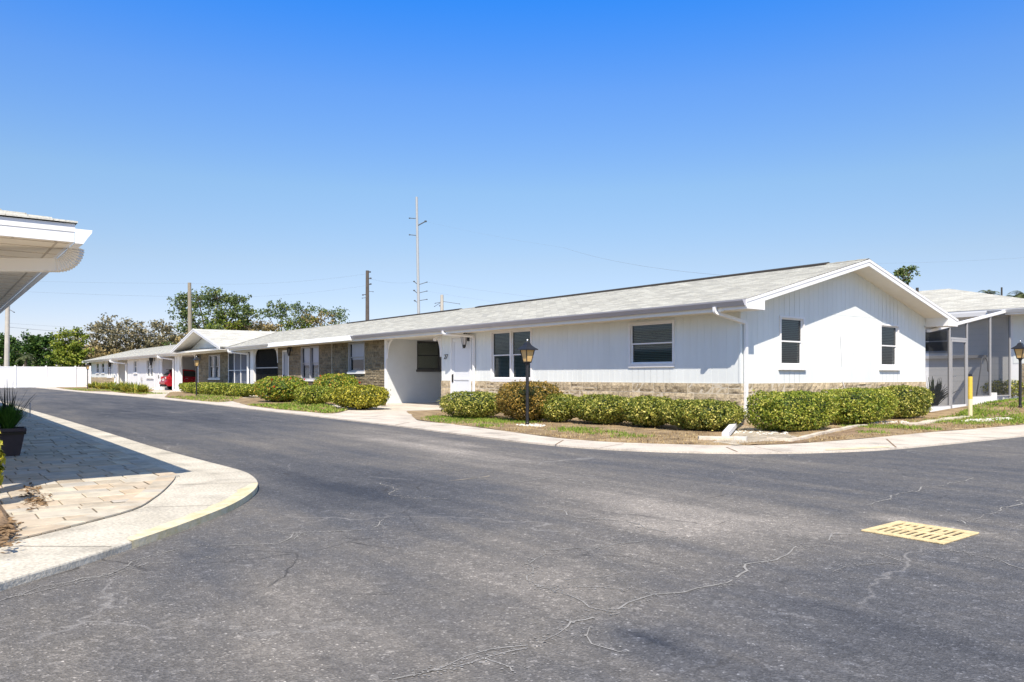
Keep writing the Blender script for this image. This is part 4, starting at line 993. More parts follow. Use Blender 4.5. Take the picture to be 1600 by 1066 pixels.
# screened window wall
mb = MB(); mb.quad((-45.75, YW+.02, .3), (-41.72, YW+.02, .3), (-41.72, YW+.02, 2.40), (-45.75, YW+.02, 2.40)); mb.build('screen', 'screen_blue', H, recalc=False)
mb = MB()
for x in (-45.75, -44.65, -43.55, -42.45): mb.box(x, x+.06, YW-.02, YW+.015, .3, 2.42)
mb.box(-45.75, -41.72, YW-.018, YW+.013, 2.38, 2.44); mb.box(-45.75, -41.72, YW-.03, YW+.1, 0, .3); mb.box(-42.2, -41.72, YW+.03, YW+.08, .3, 2.4); mb.box(-45.69, -41.72, YW-.012, YW+.012, 1.38, 1.42); mb.build('screen_frame', 'white_paint', H)
mb = MB(); mb.box(-45.7, -41.75, YW+.25, YW+.30, .3, 2.4); mb.build('curtain', 'sky_shade', H)
mb = MB(); mb.box(-45.75, -41.72, YW, YW+.1, 2.44, ZS); mb.build('porch_beam', 'white_paint', H)
# second stone wall
W3 = (-49.55, -47.25, .93, 2.36); D3 = (-52.45, -51.85, .03, 2.30)
mb = MB(); ashlar(mb, 'y', YW, -1, -51.85, -45.75, 0, ZS, [W3], rh=.22, wmin=.25, wmax=.6, split=.6, proud=.035); mb.build('stone_wall', 'stone_brown', H)
mb = MB(); plain(mb, 'y', YW-.022, -52.55, -45.75, 0, ZS, [W3, D3]); mb.build('mortar_wall', 'mortar_brown', H)
window(H, 'y', YW, *W3, cols=2, kind='shade', frame_mat='alu_frame', proud=.045, trim=.05); door(H, *D3, leaf='door_grey', handle=False)
# second carport with the red car
mb = MB(); block_wall(mb, -61.6, YW, 20.5, ZS); mb.build('carport_wall', 'block_paint', H)
mb = MB(); mb.box(-61.6, -52.65, 20.5, 20.6, 0, ZS); mb.box(-52.65, -52.55, YW+.12, 20.5, 0, ZS); mb.build('carport_back_wall', 'block_paint', H)
mb = MB(); mb.box(-56.3, -55.2, 20.45, 20.495, .03, 2.2); mb.build('carport_door', 'dark_room', H)
mb = MB(); mb.box(-57.55, -57.25, YW-.10, YW+.10, 0, ZS); mb.box(-57.25, -56.6, YW-.03, YW+.03, .02, ZS); mb.box(-56.6, -56.3, YW-.10, YW+.10, 0, ZS); mb.box(-57.7, -56.2, YW-.2, YW+.2, 0, .12); mb.build('carport_post', 'white_paint', H)
bracket(-57.55, -1); bracket(-56.3, 1); bracket(-61.6, 1); bracket(-52.6, -1)
# white block unit
W4 = (-71.4, -70.1, 1.33, 2.38); W5 = (-66.6, -64.3, .95, 2.40); D4 = (-62.75, -61.85, .03, 2.38)
mb = MB(); plain(mb, 'y', YW, -74.1, -61.6, 0, ZS, [W4, W5, D4]); mb.build('block_wall', 'block_white', H)
window(H, 'y', YW, *W4, kind='none', trim=.06, proud=.05); window(H, 'y', YW, *W5, cols=2, kind='none', trim=.08, proud=.05); door(H, *D4)
mb = MB(); mb.box(-69.7, -69.55, YW-.02, YW-.001, 0, ZS); mb.build('pilaster', 'block_white', H); mb = MB(); mb.box(-64.2, -63.95, YW-.02, YW-.001, .0, ZS); mb.build('pilaster', 'block_white', H)
mb = MB(); mb.box(-68.35, -68.15, YW-.10, YW-.001, .7, .95); mb.tube([(-68.25, YW-.05, .1), (-68.25, YW-.05, .7)], .02, 6); mb.build('meter_box', 'alu_frame', H)
# recess and far unit
mb = MB(); block_wall(mb, -78.1, YW, 19, ZS); mb.box(-78.1, -74.1, 19, 19.1, 0, ZS); mb.box(-74.2, -74.1, YW+.02, 19, 0, ZS); mb.build('carport_wall', 'block_paint', H)
W6 = (-89.6, -88.0, 1.35, 2.4); W7 = (-86.6, -85.0, 1.35, 2.4); W8 = (-83.4, -81.3, .95, 2.42); D5 = (-79.9, -79.0, .03, 2.38)
mb = MB(); grooved(mb, 'y', YW, -1, -92.5, -78.1, .93, lambda u: ZS, [W6, W7, W8, D5], pitch=.61, gw=.03); mb.build('siding', 'siding', H)
mb = MB(); ashlar(mb, 'y', YW, -1, -92.5, -79.9, 0, .93, [], rh=.23, wmin=.4, wmax=1., split=.4); mb.build('stone_wainscot', 'stone_tan', H)
mb = MB(); mb.box(-92.5, -79.9, YW-.012, YW+.1, 0, .925); mb.box(-79.0, -78.1, YW-.02, YW+.1, 0, .925); mb.build('mortar_wall', 'mortar', H)
window(H, 'y', YW, *W6, kind='blind', trim=.06); window(H, 'y', YW, *W7, kind='blind', trim=.06); window(H, 'y', YW, *W8, cols=2, kind='shade', trim=.08); door(H, *D5)
mb = MB(); mb.box(-78.3, -78.0, YW-.10, YW+.02, 0, ZS); mb.build('carport_post', 'white_paint', H)
# left end and rear walls, floor slab inside
mb = MB(); mb.prism([(YW, 0), (YB, 0), (YB, ZS), (YR, ZR-.12), (YW, ZS)], 'x', -92.6, -92.5); mb.box(-92.5, XC-.1, YB-.1, YB, 0, ZS); mb.build('rear_wall', 'block_white', H)
# roof: shingle courses
def shingle_roof(mb, xa, xb, y0, z0, y1, z1, nc=None, thick=.012):
    ln = math.hypot(y1-y0, z1-z0); nc = nc or round(ln/.139); d = Vector((0, (y1-y0)/ln, (z1-z0)/ln)); nn = Vector((0, -d.z, d.y))
    if nn.z < 0: nn = -nn
    for i in range(nc):
        a = Vector((0, y0, z0))+d*(ln*i/nc); b = Vector((0, y0, z0))+d*(ln*(i+1)/nc); al = a+nn*thick; bh = b+nn*.002
        mb.add([(xa, al.y, al.z), (xb, al.y, al.z), (xb, bh.y, bh.z), (xa, bh.y, bh.z)], ((0, 1, 2, 3),))
        mb.add([(xa, a.y, a.z), (xb, a.y, a.z), (xb, al.y, al.z), (xa, al.y, al.z)], ((0, 1, 2, 3),))
def uv_roof(o, ax=0):
    me = o.data; uv = me.uv_layers.new(name='UVMap'); org = ORG[o.name]
    for p in me.polygons:
        n = p.normal
        for li in p.loop_indices:
            v = me.vertices[me.loops[li].vertex_index].co
            if abs(n.x) > abs(n.y): u, t = v.y, v.x*math.sqrt(1+SL*SL)
            else: u, t = v.x, v.y*math.sqrt(1+SL*SL)
            uv.data[li].uv = (u, t+50)
mb = MB(); shingle_roof(mb, XL, XR, YE, ZE, YR, ZR); shingle_roof(mb, XL, XR, YE2, ZE, YR, ZR)
# dormer (cross gable) slopes
DX, DA, DB = -49.24, -54.75, -43.95
f0 = 13.02
ap = Vector((DX, f0, 3.96)); bk = Vector((DX, YR+.02, ZR+.03))
for s, xe in ((1, DB), (-1, DA)):
    e0 = Vector((xe, YE, ZE+.03)); ef = Vector((xe+(.3 if s < 0 else -.3)*0, f0, ZE+.03-.0))
    nstep = 30
    mb.add([ap, bk, e0, Vector((xe, f0, ZE+.03))], ((0, 1, 2), (0, 2, 3)))
ro = mb.build('roof', 'shingles', H, recalc=False); uv_roof(ro)
mb = MB()   # ridge cap
for k in range(int((XR-XL)/.28)):
    x = XL+k*.28; 
    mb.add([(x, YR-.14, ZR-.015), (x+.29, YR-.14, ZR-.022), (x+.29, YR, ZR+.018), (x, YR, ZR+.026), (x, YR+.14, ZR-.015), (x+.29, YR+.14, ZR-.022)], ((0, 1, 2, 3), (3, 2, 5, 4)))
mb.build('ridge_cap', 'shingles', H, recalc=False)
for a, b in ((-26.3, -10.7), (-38.5, -27.6)):
    mb = MB(); mb.prism([(YR-.20, ZR-.035), (YR-.20, ZR+.0), (YR-.02, ZR+.05), (YR+.02, ZR+.05), (YR+.20, ZR+.0), (YR+.20, ZR-.035)], 'x', a, b); mb.build('ridge_vent', 'dark_vent', H)
for x, y in ((-14.5, 19.6), (-46.0, 17.4), (-72.5, 17.2), (-86, 17.0)):
    mb = MB(); mb.tube([(x, y, zroof(y)-.1), (x, y, zroof(y)+.30)], .035, 8); mb.build('vent_pipe', 'alu_frame', H)
# roof deck underside, soffit, fascia
mb = MB(); mb.prism([(YE+.02, ZE-.02), (YR, ZR-.02), (YE2-.02, ZE-.02), (YE2-.02, ZE-.06), (YR, ZR-.09), (YE+.02, ZE-.06)], 'x', XL+.02, XR-.03); mb.build('roof_deck', 'soffit', H)
for q_ in ((XL+.1, XC, YE+.03, YW+.05), (-92.5, XC, YB-.1, YE2-.03)):
    mb = MB(); mb.box(*q_, ZS-.02, ZS); mb.build('soffit', 'soffit', H)
for q_ in ((-78.1, -52.6, YW-.3, 20.5), (-41.2, -37.7, YW+.05, 18.5), (-26.3, -22.3, YW, 19.5)):
    mb = MB(); mb.box(*q_, ZS+.002, ZS+.03); mb.build('carport_ceiling', 'soffit', H)
for q_ in ((XL+.05, XC, YE+.0, YE+.03), (XL+.05, XC, YE2-.03, YE2)):
    mb = MB(); mb.box(*q_, ZS-.04, ZE-.005); mb.build('fascia', 'trim_cream', H)
# K-profile gutter (two runs, the middle stretch has a plain bright drip flashing instead)
kp = [(0, 0), (-.075, 0), (-.082, .030), (-.105, .060), (-.125, .085), (-.128, .115), (-.118, .115), (-.115, .088), (-.072, .010), (-.004, .010)]
kp = [(0, 0), (-.060, 0), (-.066, .010), (-.090, .050), (-.122, .095), (-.128, .122), (-.116, .122), (-.111, .097), (-.060, .016), (0, .010)]
def gutter(par, x0, x1, y, z, m='gutter_grey', s=1, name='gutter'):
    mb = MB(); mb.prism([(y+q*s, z+p) for q, p in kp], 'x', x0+.006, x1-.006); mb.prism([(y, z), (y-.060*s, z), (y-.066*s, z+.010), (y-.090*s, z+.050), (y-.122*s, z+.095), (y-.128*s, z+.122), (y, z+.122)], 'x', x0, x0+.004); mb.prism([(y, z), (y-.060*s, z), (y-.066*s, z+.010), (y-.090*s, z+.050), (y-.122*s, z+.095), (y-.128*s, z+.122), (y, z+.122)], 'x', x1-.004, x1)
    return mb.build(name, m, par)
gutter(H, -28.0, XR-.03, YE-.002, ZE-.135); gutter(H, -93.5, -37.2, YE-.002, ZE-.135, 'gutter_white')
mb = MB(); mb.prism([(YE-.004, ZE-.19), (YE-.15, ZE-.19), (YE-.15, ZE-.175), (YE-.03, ZE+.012), (YE-.004, ZE+.012)], 'x', -37.2, -28.0); mb.build('drip_flashing', 'gutter_white', H)
# rakes on the gable end
mb = MB()
for (y0, y1) in ((YE-.02, YR), (YE2+.02, YR)):
    z0, z1 = ZE-.005, ZR-.005
    for (x0, x1, t0, t1) in ((XR-.035, XR-.004, -.005, -.16), (XR-.002, XR+.008, -.002, -.065)):
        mb.add([(x0, y0, z0+t0), (x0, y1, z1+t0), (x0, y1, z1+t1), (x0, y0, z0+t1), (x1, y0, z0+t0), (x1, y1, z1+t0), (x1, y1, z1+t1), (x1, y0, z0+t1)],
               ((0, 1, 2, 3), (7, 6, 5, 4), (0, 4, 5, 1), (3, 2, 6, 7), (0, 3, 7, 4), (1, 5, 6, 2)))
mb.build('rake_board', 'white_paint', H)
mb = MB()
for (y0, y1) in ((YE+.02, YR), (YE2-.02, YR)):
    z0, z1 = ZE-.11, ZR-.11
    mb.add([(XC, y0, z0), (XC, y1, z1), (XR-.035, y1, z1), (XR-.035, y0, z0), (XC, y0, z0+.02), (XC, y1, z1+.02), (XR-.035, y1, z1+.02), (XR-.035, y0, z0+.02)], ((0, 1, 2, 3), (7, 6, 5, 4), (0, 4, 5, 1), (3, 2, 6, 7)))
mb.build('rake_soffit', 'soffit', H)
# closed eave-return boxes at both lower rake ends
for (ya, yb) in ((YE+.0, YW), (YE2, YB)):
    yo, yi = ya, yb
    x0, x1 = XC+.003, XR-.006
    mb = MB(); mb.add([(x0, yo, ZS-.02), (x1, yo, ZS-.02), (x1, yi, ZS-.02), (x0, yi, ZS-.02), (x0, yo, ZE-.03), (x1, yo, ZE-.03), (x1, yi, ZE+SL*abs(yi-yo)-.03), (x0, yi, ZE+SL*abs(yi-yo)-.03)], ((0, 1, 2, 3), (4, 5, 6, 7), (0, 1, 5, 4), (1, 2, 6, 5), (2, 3, 7, 6), (3, 0, 4, 7))); mb.build('eave_return', 'white_paint', H)
# left-end rake
mb = MB()
for (y0, y1) in ((YE-.02, YR), (YE2+.02, YR)):
    mb.add([(XL, y0, ZE), (XL, y1, ZR), (XL, y1, ZR-.18), (XL, y0, ZE-.18), (XL-.03, y0, ZE), (XL-.03, y1, ZR), (XL-.03, y1, ZR-.18), (XL-.03, y0, ZE-.18)], ((0, 1, 2, 3), (7, 6, 5, 4), (0, 4, 5, 1), (3, 2, 6, 7), (0, 3, 7, 4), (1, 5, 6, 2)))
mb.build('rake_board', 'white_paint', H)
# dormer front: rakes, gable wall, underside
mb = MB()
for xe in (DA, DB):
    for (ya, yb, t0, t1) in ((f0-.03, f0, .01, -.17), (f0-.05, f0-.031, .02, -.07)):
        mb.add([(xe, ya, ZE+.03+t0), (DX, ya, 3.96+t0), (DX, ya, 3.96+t1), (xe, ya, ZE+.03+t1), (xe, yb, ZE+.03+t0), (DX, yb, 3.96+t0), (DX, yb, 3.96+t1), (xe, yb, ZE+.03+t1)], ((0, 1, 2, 3), (7, 6, 5, 4), (0, 4, 5, 1), (3, 2, 6, 7), (0, 3, 7, 4)))
mb.build('gable_rake', 'white_paint', H)
mb = MB(); mb.add([(DA+.6, 14.0, 2.72), (DB-.6, 14.0, 2.72), (DX, 14.0, 3.90)], ((0, 1, 2),)); mb.build('dormer_wall', 'siding', H, recalc=False)
mb = MB()
for xe in (DA, DB):
    mb.add([(xe, f0, ZE-.01), (DX, f0, 3.92), (DX, 16, 3.92), (xe, 14.0, ZE-.01)], ((0, 1, 2, 3),))
mb.box(DA, DB, f0+.0, YE+.02, ZE-.14, ZE-.11)
mb.build('dormer_soffit', 'trim_cream', H, recalc=False)
# downspouts
def dspout(par, path, m='white_paint', sq=(.075, .06), sides=None):
    P = []
    path = [Vector(p) for p in path]
    for i, p in enumerate(path):   # round the bends with a few short segments
        if 0 < i < len(path)-1:
            a = (path[i-1]-p).normalized()*min(.07, (path[i-1]-p).length*.4); b = (path[i+1]-p).normalized()*min(.07, (path[i+1]-p).length*.4)
            for t in (0, .25, .5, .75, 1): P.append((p+a)*(1-t)**2+p*2*t*(1-t)+(p+b)*t*t)
        else: P.append(p)
    mb = MB(); mb.tube(P, .04, sq=sq, sides=sides); return mb.build('downspout', m, par)
dspout(H, [(-10.42, YE-.06, ZE-.12), (-10.42, YE-.06, ZE-.24), (XC+.07, YW+.10, 2.24), (XC+.07, YW+.10, .33), (XC+.07, YW+.02, .24)], sides=(1, 0, 0))
g0 = Vector((XC+.09, YW-.02, .28)); g1 = ground(1133, 680, .10)
mb = MB(); mb.tube([g0, Vector((g1.x, g1.y, .10))], .05, sq=(.11, .085)); mb.build('downspout_extension', 'white_paint', H)
dspout(H, [(-21.25, YE-.06, ZE-.12), (-21.25, YE-.06, ZE-.22), (-20.38, YW-.06, 2.36), (-20.38, YW-.06, .2)], sides=(1, 0, 0))
dspout(H, [(-43.6, YE-.06, ZE-.12), (-43.6, YE-.06, ZE-.25), (-41.95, YW-.13, 2.28), (-41.95, YW-.13, .1)], sides=(1, 0, 0), sq=(.10, .08))
dspout(H, [(-60.0, YE-.06, ZE-.12), (-60.0, YE-.06, ZE-.26), (-57.75, YW-.15, 2.25), (-57.75, YW-.15, .1)], sides=(1, 0, 0), sq=(.11, .09))
dspout(H, [(-78.2, YE-.06, ZE-.12), (-78.2, YE-.06, ZE-.3), (-74.2, YW-.10, 2.15), (-74.2, YW-.10, .1)], sides=(1, 0, 0), sq=(.12, .1))
# wall lanterns
def wall_lantern(x, z, s=1., lit='lens_clear'):
    y = YW-.14*s
    mb = MB(); mb.box(x-.05*s, x+.05*s, YW-.035, YW-.001, z+.02, z+.20*s); mb.tube([(x, YW-.03, z+.15*s), (x, YW-.10*s, z+.24*s), (x, y, z+.20*s)], .012*s, 6)
    mb.lathe([(.015*s, .22*s), (.05*s, .17*s), (.095*s, .13*s), (.09*s, .12*s)][::-1], (x, y, z), 6); mb.lathe([(.02*s, -.17*s), (.045*s, -.13*s), (.05*s, -.08*s)], (x, y, z), 6)
    for k in range(6):
        a = PI/3*k; mb.tube([(x+.05*s*math.cos(a), y+.05*s*math.sin(a), z-.08*s), (x+.088*s*math.cos(a), y+.088*s*math.sin(a), z+.125*s)], .006*s, 4)
    o = mb.build('wall_lantern', 'black_metal', H)
    mb = MB(); mb.lathe([(.044*s, -.08*s), (.08*s, .12*s)], (x, y, z), 6); mb.build('lantern_glass', lit, o)
wall_lantern(-20.75, 2.20, 1.25); wall_lantern(-35.9, 2.24, 1.2, 'car_glass'); wall_lantern(-51.4, 2.1, 1.5); wall_lantern(-64.0, 2.2, 1.8, 'car_glass'); wall_lantern(-81.0, 2.2, 1.6, 'car_glass')
mb = MB(); mb.tube([(-22.42, YW-.02, 2.36), (-22.52, YW-.12, 2.34)], .02, 6); mb.lathe([(.03, -.05), (.06, -.03), (.065, .03), (.03, .05)], (-22.58, YW-.16, 2.33), 10); mb.build('security_camera', 'white_paint', H)
# carport slab
for q_ in ((-26.3, -22.4, YW-.1, 19.5), (-61.6, -52.6, YW-.2, 20.5), (-41.2, -37.7, YW, 18.5)):
    mb = MB(); mb.box(*q_, 0, .032); struct(mb, 'carport_slab', 'concrete')

# ------------------------------------------------------------------ right-hand house and screen porch
B2Y = 28.6; B2E = 27.95; ZE2 = 3.28
H2 = thing('hip_roof_house', 'white house with grey hip roof behind the screen porch on the right', 'house', (-10.4, B2Y, .3))
mb = MB(); plain(mb, 'y', B2Y, -24, -9.1, -.05, 3.1, [(-13.2, -12.2, 1.9, 2.75)]); mb.box(-24, -23.9, B2Y, 38, 0, 3.1); mb.box(-9.2, -9.1, B2Y+.01, 38, 0, 3.1); mb.build('wall', 'block_white', H2)
mb = MB()
for k in range(14):
    for a, b in ((-16, -13.25), (-12.15, -10.5)) if 1.85 < .1+.2*k < 2.8 else ((-16, -10.5),): mb.box(a, b, B2Y-.0025, B2Y-.0001, .1+.2*k, .11+.2*k)
mb.build('block_joint', 'block_paint', H2)
mb = MB(); ashlar(mb, 'y', B2Y, -1, -9.95, -9.1, .3, 1.5, []); mb.build('stone_wainscot', 'stone_tan', H2)
mb = MB(); grooved(mb, 'y', B2Y-.01, -1, -10.2, -9.1, 1.5, lambda u: 3.1, []); mb.build('siding', 'siding', H2)
window(H2, 'y', B2Y, -13.2, -12.2, 1.9, 2.75, kind='none', trim=.05, frame_mat='alu_frame', sill=False)
mb = MB(); mb.box(-14.6, -11.0, B2Y-.16, B2Y-.02, 1.70, 1.80); mb.build('ledge', 'alu_frame', H2)
mb = MB(); mb.box(-24.3, -8.6, B2E-.02, B2E+.0, ZE2-.20, ZE2-.005); mb.build('fascia', 'white_paint', H2)
mb = MB(); mb.box(-24.3, -8.6, B2E+.0, B2Y, ZE2-.20, ZE2-.18); mb.build('soffit', 'soffit', H2)
gutter(H2, -10.7, -8.6, B2E-.022, ZE2-.14, 'gutter_white')
mb = MB(); ry = 33.2; rz = ZE2+(ry-B2E)*.26; xr = -14.2; xe = -8.45; xl = -24.4
for i in range(36):
    t0 = i/36; t1 = (i+1)/36
    def pt(t, lift): return (B2E-.03+(ry-B2E)*t, ZE2+(rz-ZE2)*t+lift, xl, xe+(xr-xe)*t)
    y0, z0, a0, b0 = pt(t0, .012); y1, z1, a1, b1 = pt(t1, .002)
    mb.add([(a0, y0, z0), (b0, y0, z0), (b1, y1, z1), (a1, y1, z1)], ((0, 1, 2, 3),)); mb.add([(a0, y0, z0-.014), (b0, y0, z0-.014), (b0, y0, z0), (a0, y0, z0)], ((0, 1, 2, 3),))
mb.add([(xe, B2E, ZE2), (xe, 38.4, ZE2), (xr, ry, rz)], ((0, 1, 2),)); mb.add([(xl, 38.4, ZE2), (xe, 38.4, ZE2), (xr, ry, rz), (xl, ry, rz)], ((0, 1, 2, 3),))
o = mb.build('roof', 'shingles', H2, recalc=False); uv_roof(o)
mb = MB(); mb.tube([(-15.3, 32.9, rz-.1), (-15.3, 32.9, rz+.12)], .06, 8); mb.build('vent_pipe', 'dark_vent', H2); mb = MB(); mb.tube([(-11.8, 32.0, 4.05), (-11.8, 32.0, 4.4)], .03, 6); mb.build('vent_pipe', 'dark_vent', H2)
# screen porch
PX = -10.2
SP = thing('screen_porch', 'grey framed screen porch with a screen door between the two houses', 'porch', (PX, 22.7, 0))
zt = lambda y: 2.40+(y-22.6)*.155
mb = MB()
P_Y = (23.93, 25.05, 26.75)
def post(y, z0, z1, t=.07): mb.box(PX-.03, PX+.03, y-t/2, y+t/2, z0, z1)
post(23.90, 0, 2.60, .05); post(25.07, 0, 2.78, .05); post(26.75, .2, 3.03, .06); post(28.3, .3, 3.1, .05)
mb.box(PX-.028, PX+.028, 22.64, 23.86, .20, .23); mb.box(PX-.028, PX+.028, 25.1, 28.27, .44, .47); mb.box(PX-.026, PX+.026, 23.96, 25.02, 2.17, 2.23)
mb.build('frame', 'alu_frame', SP)
mb = MB(); y0, y1 = 22.6, 28.1
mb.add([(PX+s, y, z) for y, z in ((y0, zt(y0)), (y1, zt(y1))) for s in (-.05, .05)]+[(PX+s, y, z-.075) for y, z in ((y0, zt(y0)), (y1, zt(y1))) for s in (-.05, .05)], ((0, 1, 3, 2), (4, 6, 7, 5), (0, 4, 5, 1), (2, 3, 7, 6), (0, 2, 6, 4), (1, 5, 7, 3)))
mb.build('roof_beam', 'white_paint', SP)
mb = MB(); mb.quad((PX, 22.62, .22), (PX, 23.93, .22), (PX, 23.93, zt(23.93)-.1), (PX, 22.62, zt(22.62)-.1)); mb.quad((PX, 23.93, 2.2), (PX, 25.05, 2.2), (PX, 25.05, zt(25.05)-.1), (PX, 23.93, zt(23.93)-.1)); mb.quad((PX, 25.05, .46), (PX, 28.3, .46), (PX, 28.3, zt(28.3)-.1), (PX, 25.05, zt(25.05)-.1))
mb.build('screen', 'screen', SP, recalc=False)
mb = MB(); mb.quad((-13.6, 22.6, zt(22.6)-.02), (PX, 22.6, zt(22.6)-.02), (PX, 28.0, zt(28.0)-.02), (-13.6, 28.0, zt(28.)-.02)); mb.build('roof_screen', 'roof_mesh', SP, recalc=False)
mb = MB(); mb.box(PX-.04, PX+.04, 22.62, 23.9, 0, .20); mb.box(PX-.04, PX+.04, 25.09, 26.95, .12, .44); mb.box(PX-.04, PX+.12, 26.79, 26.98, .12, .56); mb.build('kick_wall', 'block_white', SP)
dm = MB()
for (a, b, l, h) in ((23.98, 24.03, .03, 2.16), (24.95, 25.0, .03, 2.16), (24.03, 24.95, 2.10, 2.16), (24.03, 24.95, .03, .24)): dm.box(PX-.02, PX+.034, a, b, l, h)
d = dm.build('door', 'alu_frame', SP)
mb = MB(); mb.quad((PX, 24.03, .24), (PX, 24.95, .24), (PX, 24.95, 2.10), (PX, 24.03, 2.10)); mb.build('door_screen', 'screen', d, recalc=False)
mb = MB(); mb.box(PX+.036, PX+.04, 24.02, 24.96, .04, .235); mb.build('kick_plate', 'block_white', d)
mb = MB(); mb.tube([(PX+.03, 24.07, 1.08), (PX+.08, 24.07, 1.08), (PX+.08, 24.14, 1.08)], .013, 6); mb.build('handle', 'steel', d)
mb = MB(); mb.box(-16, -10.25, 22.6, B2Y, -.03, .034); struct(mb, 'porch_floor', 'concrete')
random.seed(51)
for k_, (x_, y_, h_, l_) in enumerate(((-11.3, 23.2, .95, 'dark spiky-leaved shrub inside the porch left of the screen door'), (-11.6, 24.6, .90, 'dark spiky-leaved shrub seen through the porch screen door'), (-11.7, 26.2, 1.0, 'dark spiky-leaved shrub inside the porch right of the screen door'))):
    tuft('porch_shrub', (x_, y_, .03), 150, h_, .10, 'dark_plant', l_, 'shrub', 'shrubs inside the screen porch', spread=1.1)
random.seed(5)
hk = [(-11.0, 27.35, .03), (-10.95, 27.55, 1.2)]
mb = MB(); b0 = Vector((-10.75, 27.0, .03)); b1 = Vector((-10.7, 27.35, 1.35)); P = [b0, b1]
for k in range(1, 11): t = PI*k/10; P.append(b1+Vector((0, .27-.27*math.cos(t), .30*math.sin(t)+.05)))
P.append(P[-1]+Vector((0, .0, -.14))); P.append(P[-1]+Vector((0, .08, -.04))); mb.tube(P, .018, 6); solo(mb, 'plant_hook', 'alu_frame', 'grey crook-topped plant hook leaning inside the screen porch', 'hook', loc=b0, smooth=True)
# yellow marker post
g = ground(1516, 652, .06); MP = thing('marker_post', 'slim yellow and cream marker post with black cap before the porch', 'post', (g.x, g.y, .04))
mb = MB(); mb.lathe([(.050, 0), (.049, .48)], (g.x, g.y, .04), 14); mb.build('lower_post', 'cream_paint', MP, smooth=False)
mb = MB(); mb.lathe([(.052, .478), (.052, 1.02), (.046, 1.04)], (g.x, g.y, .04), 14); mb.build('upper_post', 'yellow_paint', MP)
mb = MB(); mb.lathe([(.048, 1.035), (.046, 1.09), (.025, 1.10)], (g.x, g.y, .04), 14); mb.build('cap', 'black_metal', MP)

# ------------------------------------------------------------------ lamp posts
def lamp_post(p, label, hh=1.82):
    root = thing('lamp_post', label, 'street lamp', p, 'black lamp posts along the street')
    x, y, z = p; k = hh/1.82
    mb = MB(); mb.lathe([(.045, -.02), (.042, .05), (.036, .06), (.034, 1.28*k), (.045, 1.29*k), (.045, 1.31*k), (.03, 1.32*k)], p, 14); mb.build('pole', 'black_metal', root)
    mb = MB(); b, t = 1.32*k, 1.60*k; q = PI/4
    def ring(r, zz): return [(x+r*math.cos(q+PI/2*i), y+r*math.sin(q+PI/2*i), z+zz) for i in range(4)]
    lo, hi = ring(.085, b+.02), ring(.155, t)
    for i in range(4):
        mb.tube([lo[i], hi[i]], .011, 5); mb.tube([lo[i], lo[(i+1) % 4]], .011, 5); mb.tube([hi[i], hi[(i+1) % 4]], .012, 5)
    mb.lathe([(.03, b-.01), (.09, b+.005), (.09, b+.02)], p, 4, 0, q)
    la = mb.build('lantern', 'black_metal', root)
    mb = MB(); a, c = ring(.080, b+.02), ring(.148, t)
    for i in range(4): mb.quad(a[i], a[(i+1) % 4], c[(i+1) % 4], c[i])
    mb.build('lantern_glass', 'amber_glass', la, recalc=False)
    mb = MB(); mb.lathe([(.235, t-.005), (.23, t+.012), (.16, t+.05), (.095, t+.095), (.06, t+.15), (.015, t+.165)], p, 4, 0, q); mb.build('lantern_cap', 'black_metal', la)
    mb = MB(); mb.lathe([(.008, t+.16), (.022, t+.185), (.024, t+.20), (.012, t+.22), (.004, t+.235)], p, 10); mb.build('finial', 'steel', la, smooth=True)
    return root
g = ground(824, 664, .05); lamp_post((g.x, g.y, .05), 'black lamp post with amber glass standing in pebbles before the double window')
p = at(1594, 20.9, .13); lamp_post((p.x, p.y, hlawn(p.x, p.y)), 'black lamp post with amber glass at the far right by the pale bush')
g = ground(307, 618.5, .05); lamp_post((g.x, g.y, .05), 'black lamp post in front of the long hedge and stone wall', 2.1)
g = ground(137, 608, .05); lamp_post((g.x, g.y, .05), 'farthest black lamp post beside the white fence', 2.1)

# ------------------------------------------------------------------ storm drain
dc = [ground(*p, .0) for p in ((1345, 830), (1405, 816), (1530, 834), (1475, 852))]
c_ = sum(dc, Vector())/4; ux = (dc[2]-dc[1]+dc[3]-dc[0])/2; uy = (dc[1]-dc[0]+dc[2]-dc[3])/2
DG = thing('storm_drain', 'square yellow painted storm drain grate set in the asphalt', 'drain', (c_.x, c_.y, 0))
def dbox(mb, a0, a1, b0, b1, z0, z1, m=0):
    o = c_-ux/2-uy/2; vs = [o+ux*a+uy*b+Vector((0, 0, z)) for z in (z0, z1) for b in (b0, b1) for a in (a0, a1)]
    mb.add(vs, ((0, 2, 3, 1), (4, 5, 7, 6), (0, 1, 5, 4), (2, 6, 7, 3), (0, 4, 6, 2), (1, 3, 7, 5)), m)
mb = MB()
for q in ((0, 1, 0, .07), (0, 1, .93, 1), (0, .07, .07, .93), (.93, 1, .07, .93)): dbox(mb, *q, .0, .012)
mb.build('frame', 'grate_yellow', DG, bevel=.004)
mb = MB(); nb = 9; a = .085; st = .83/nb
for i in range(nb+1): dbox(mb, a+i*st-.017, a+i*st+.017, .085, .915, -.003, .0105+random.uniform(0, .002))
for b in (.085, .46, .875): dbox(mb, .085, .915, b, b+.05 if b != .46 else b+.07, -.003, .010)
pit_shade = MB(); dbox(pit_shade, .03, .97, .03, .97, .0015, .003); pit_shade.build('pit_shade', 'rubber', DG)  # flat black sheet painted in for the darkness below the slots
for i in range(9):
    if i in (1, 2, 4, 6):
        u = a+i*st+.017; dbox(mb, u+.003, u+st-.037, .52+random.uniform(0, .1), .70+random.uniform(0, .12), .003, .008)
mb.build('grate', 'grate_yellow', DG, bevel=.002)

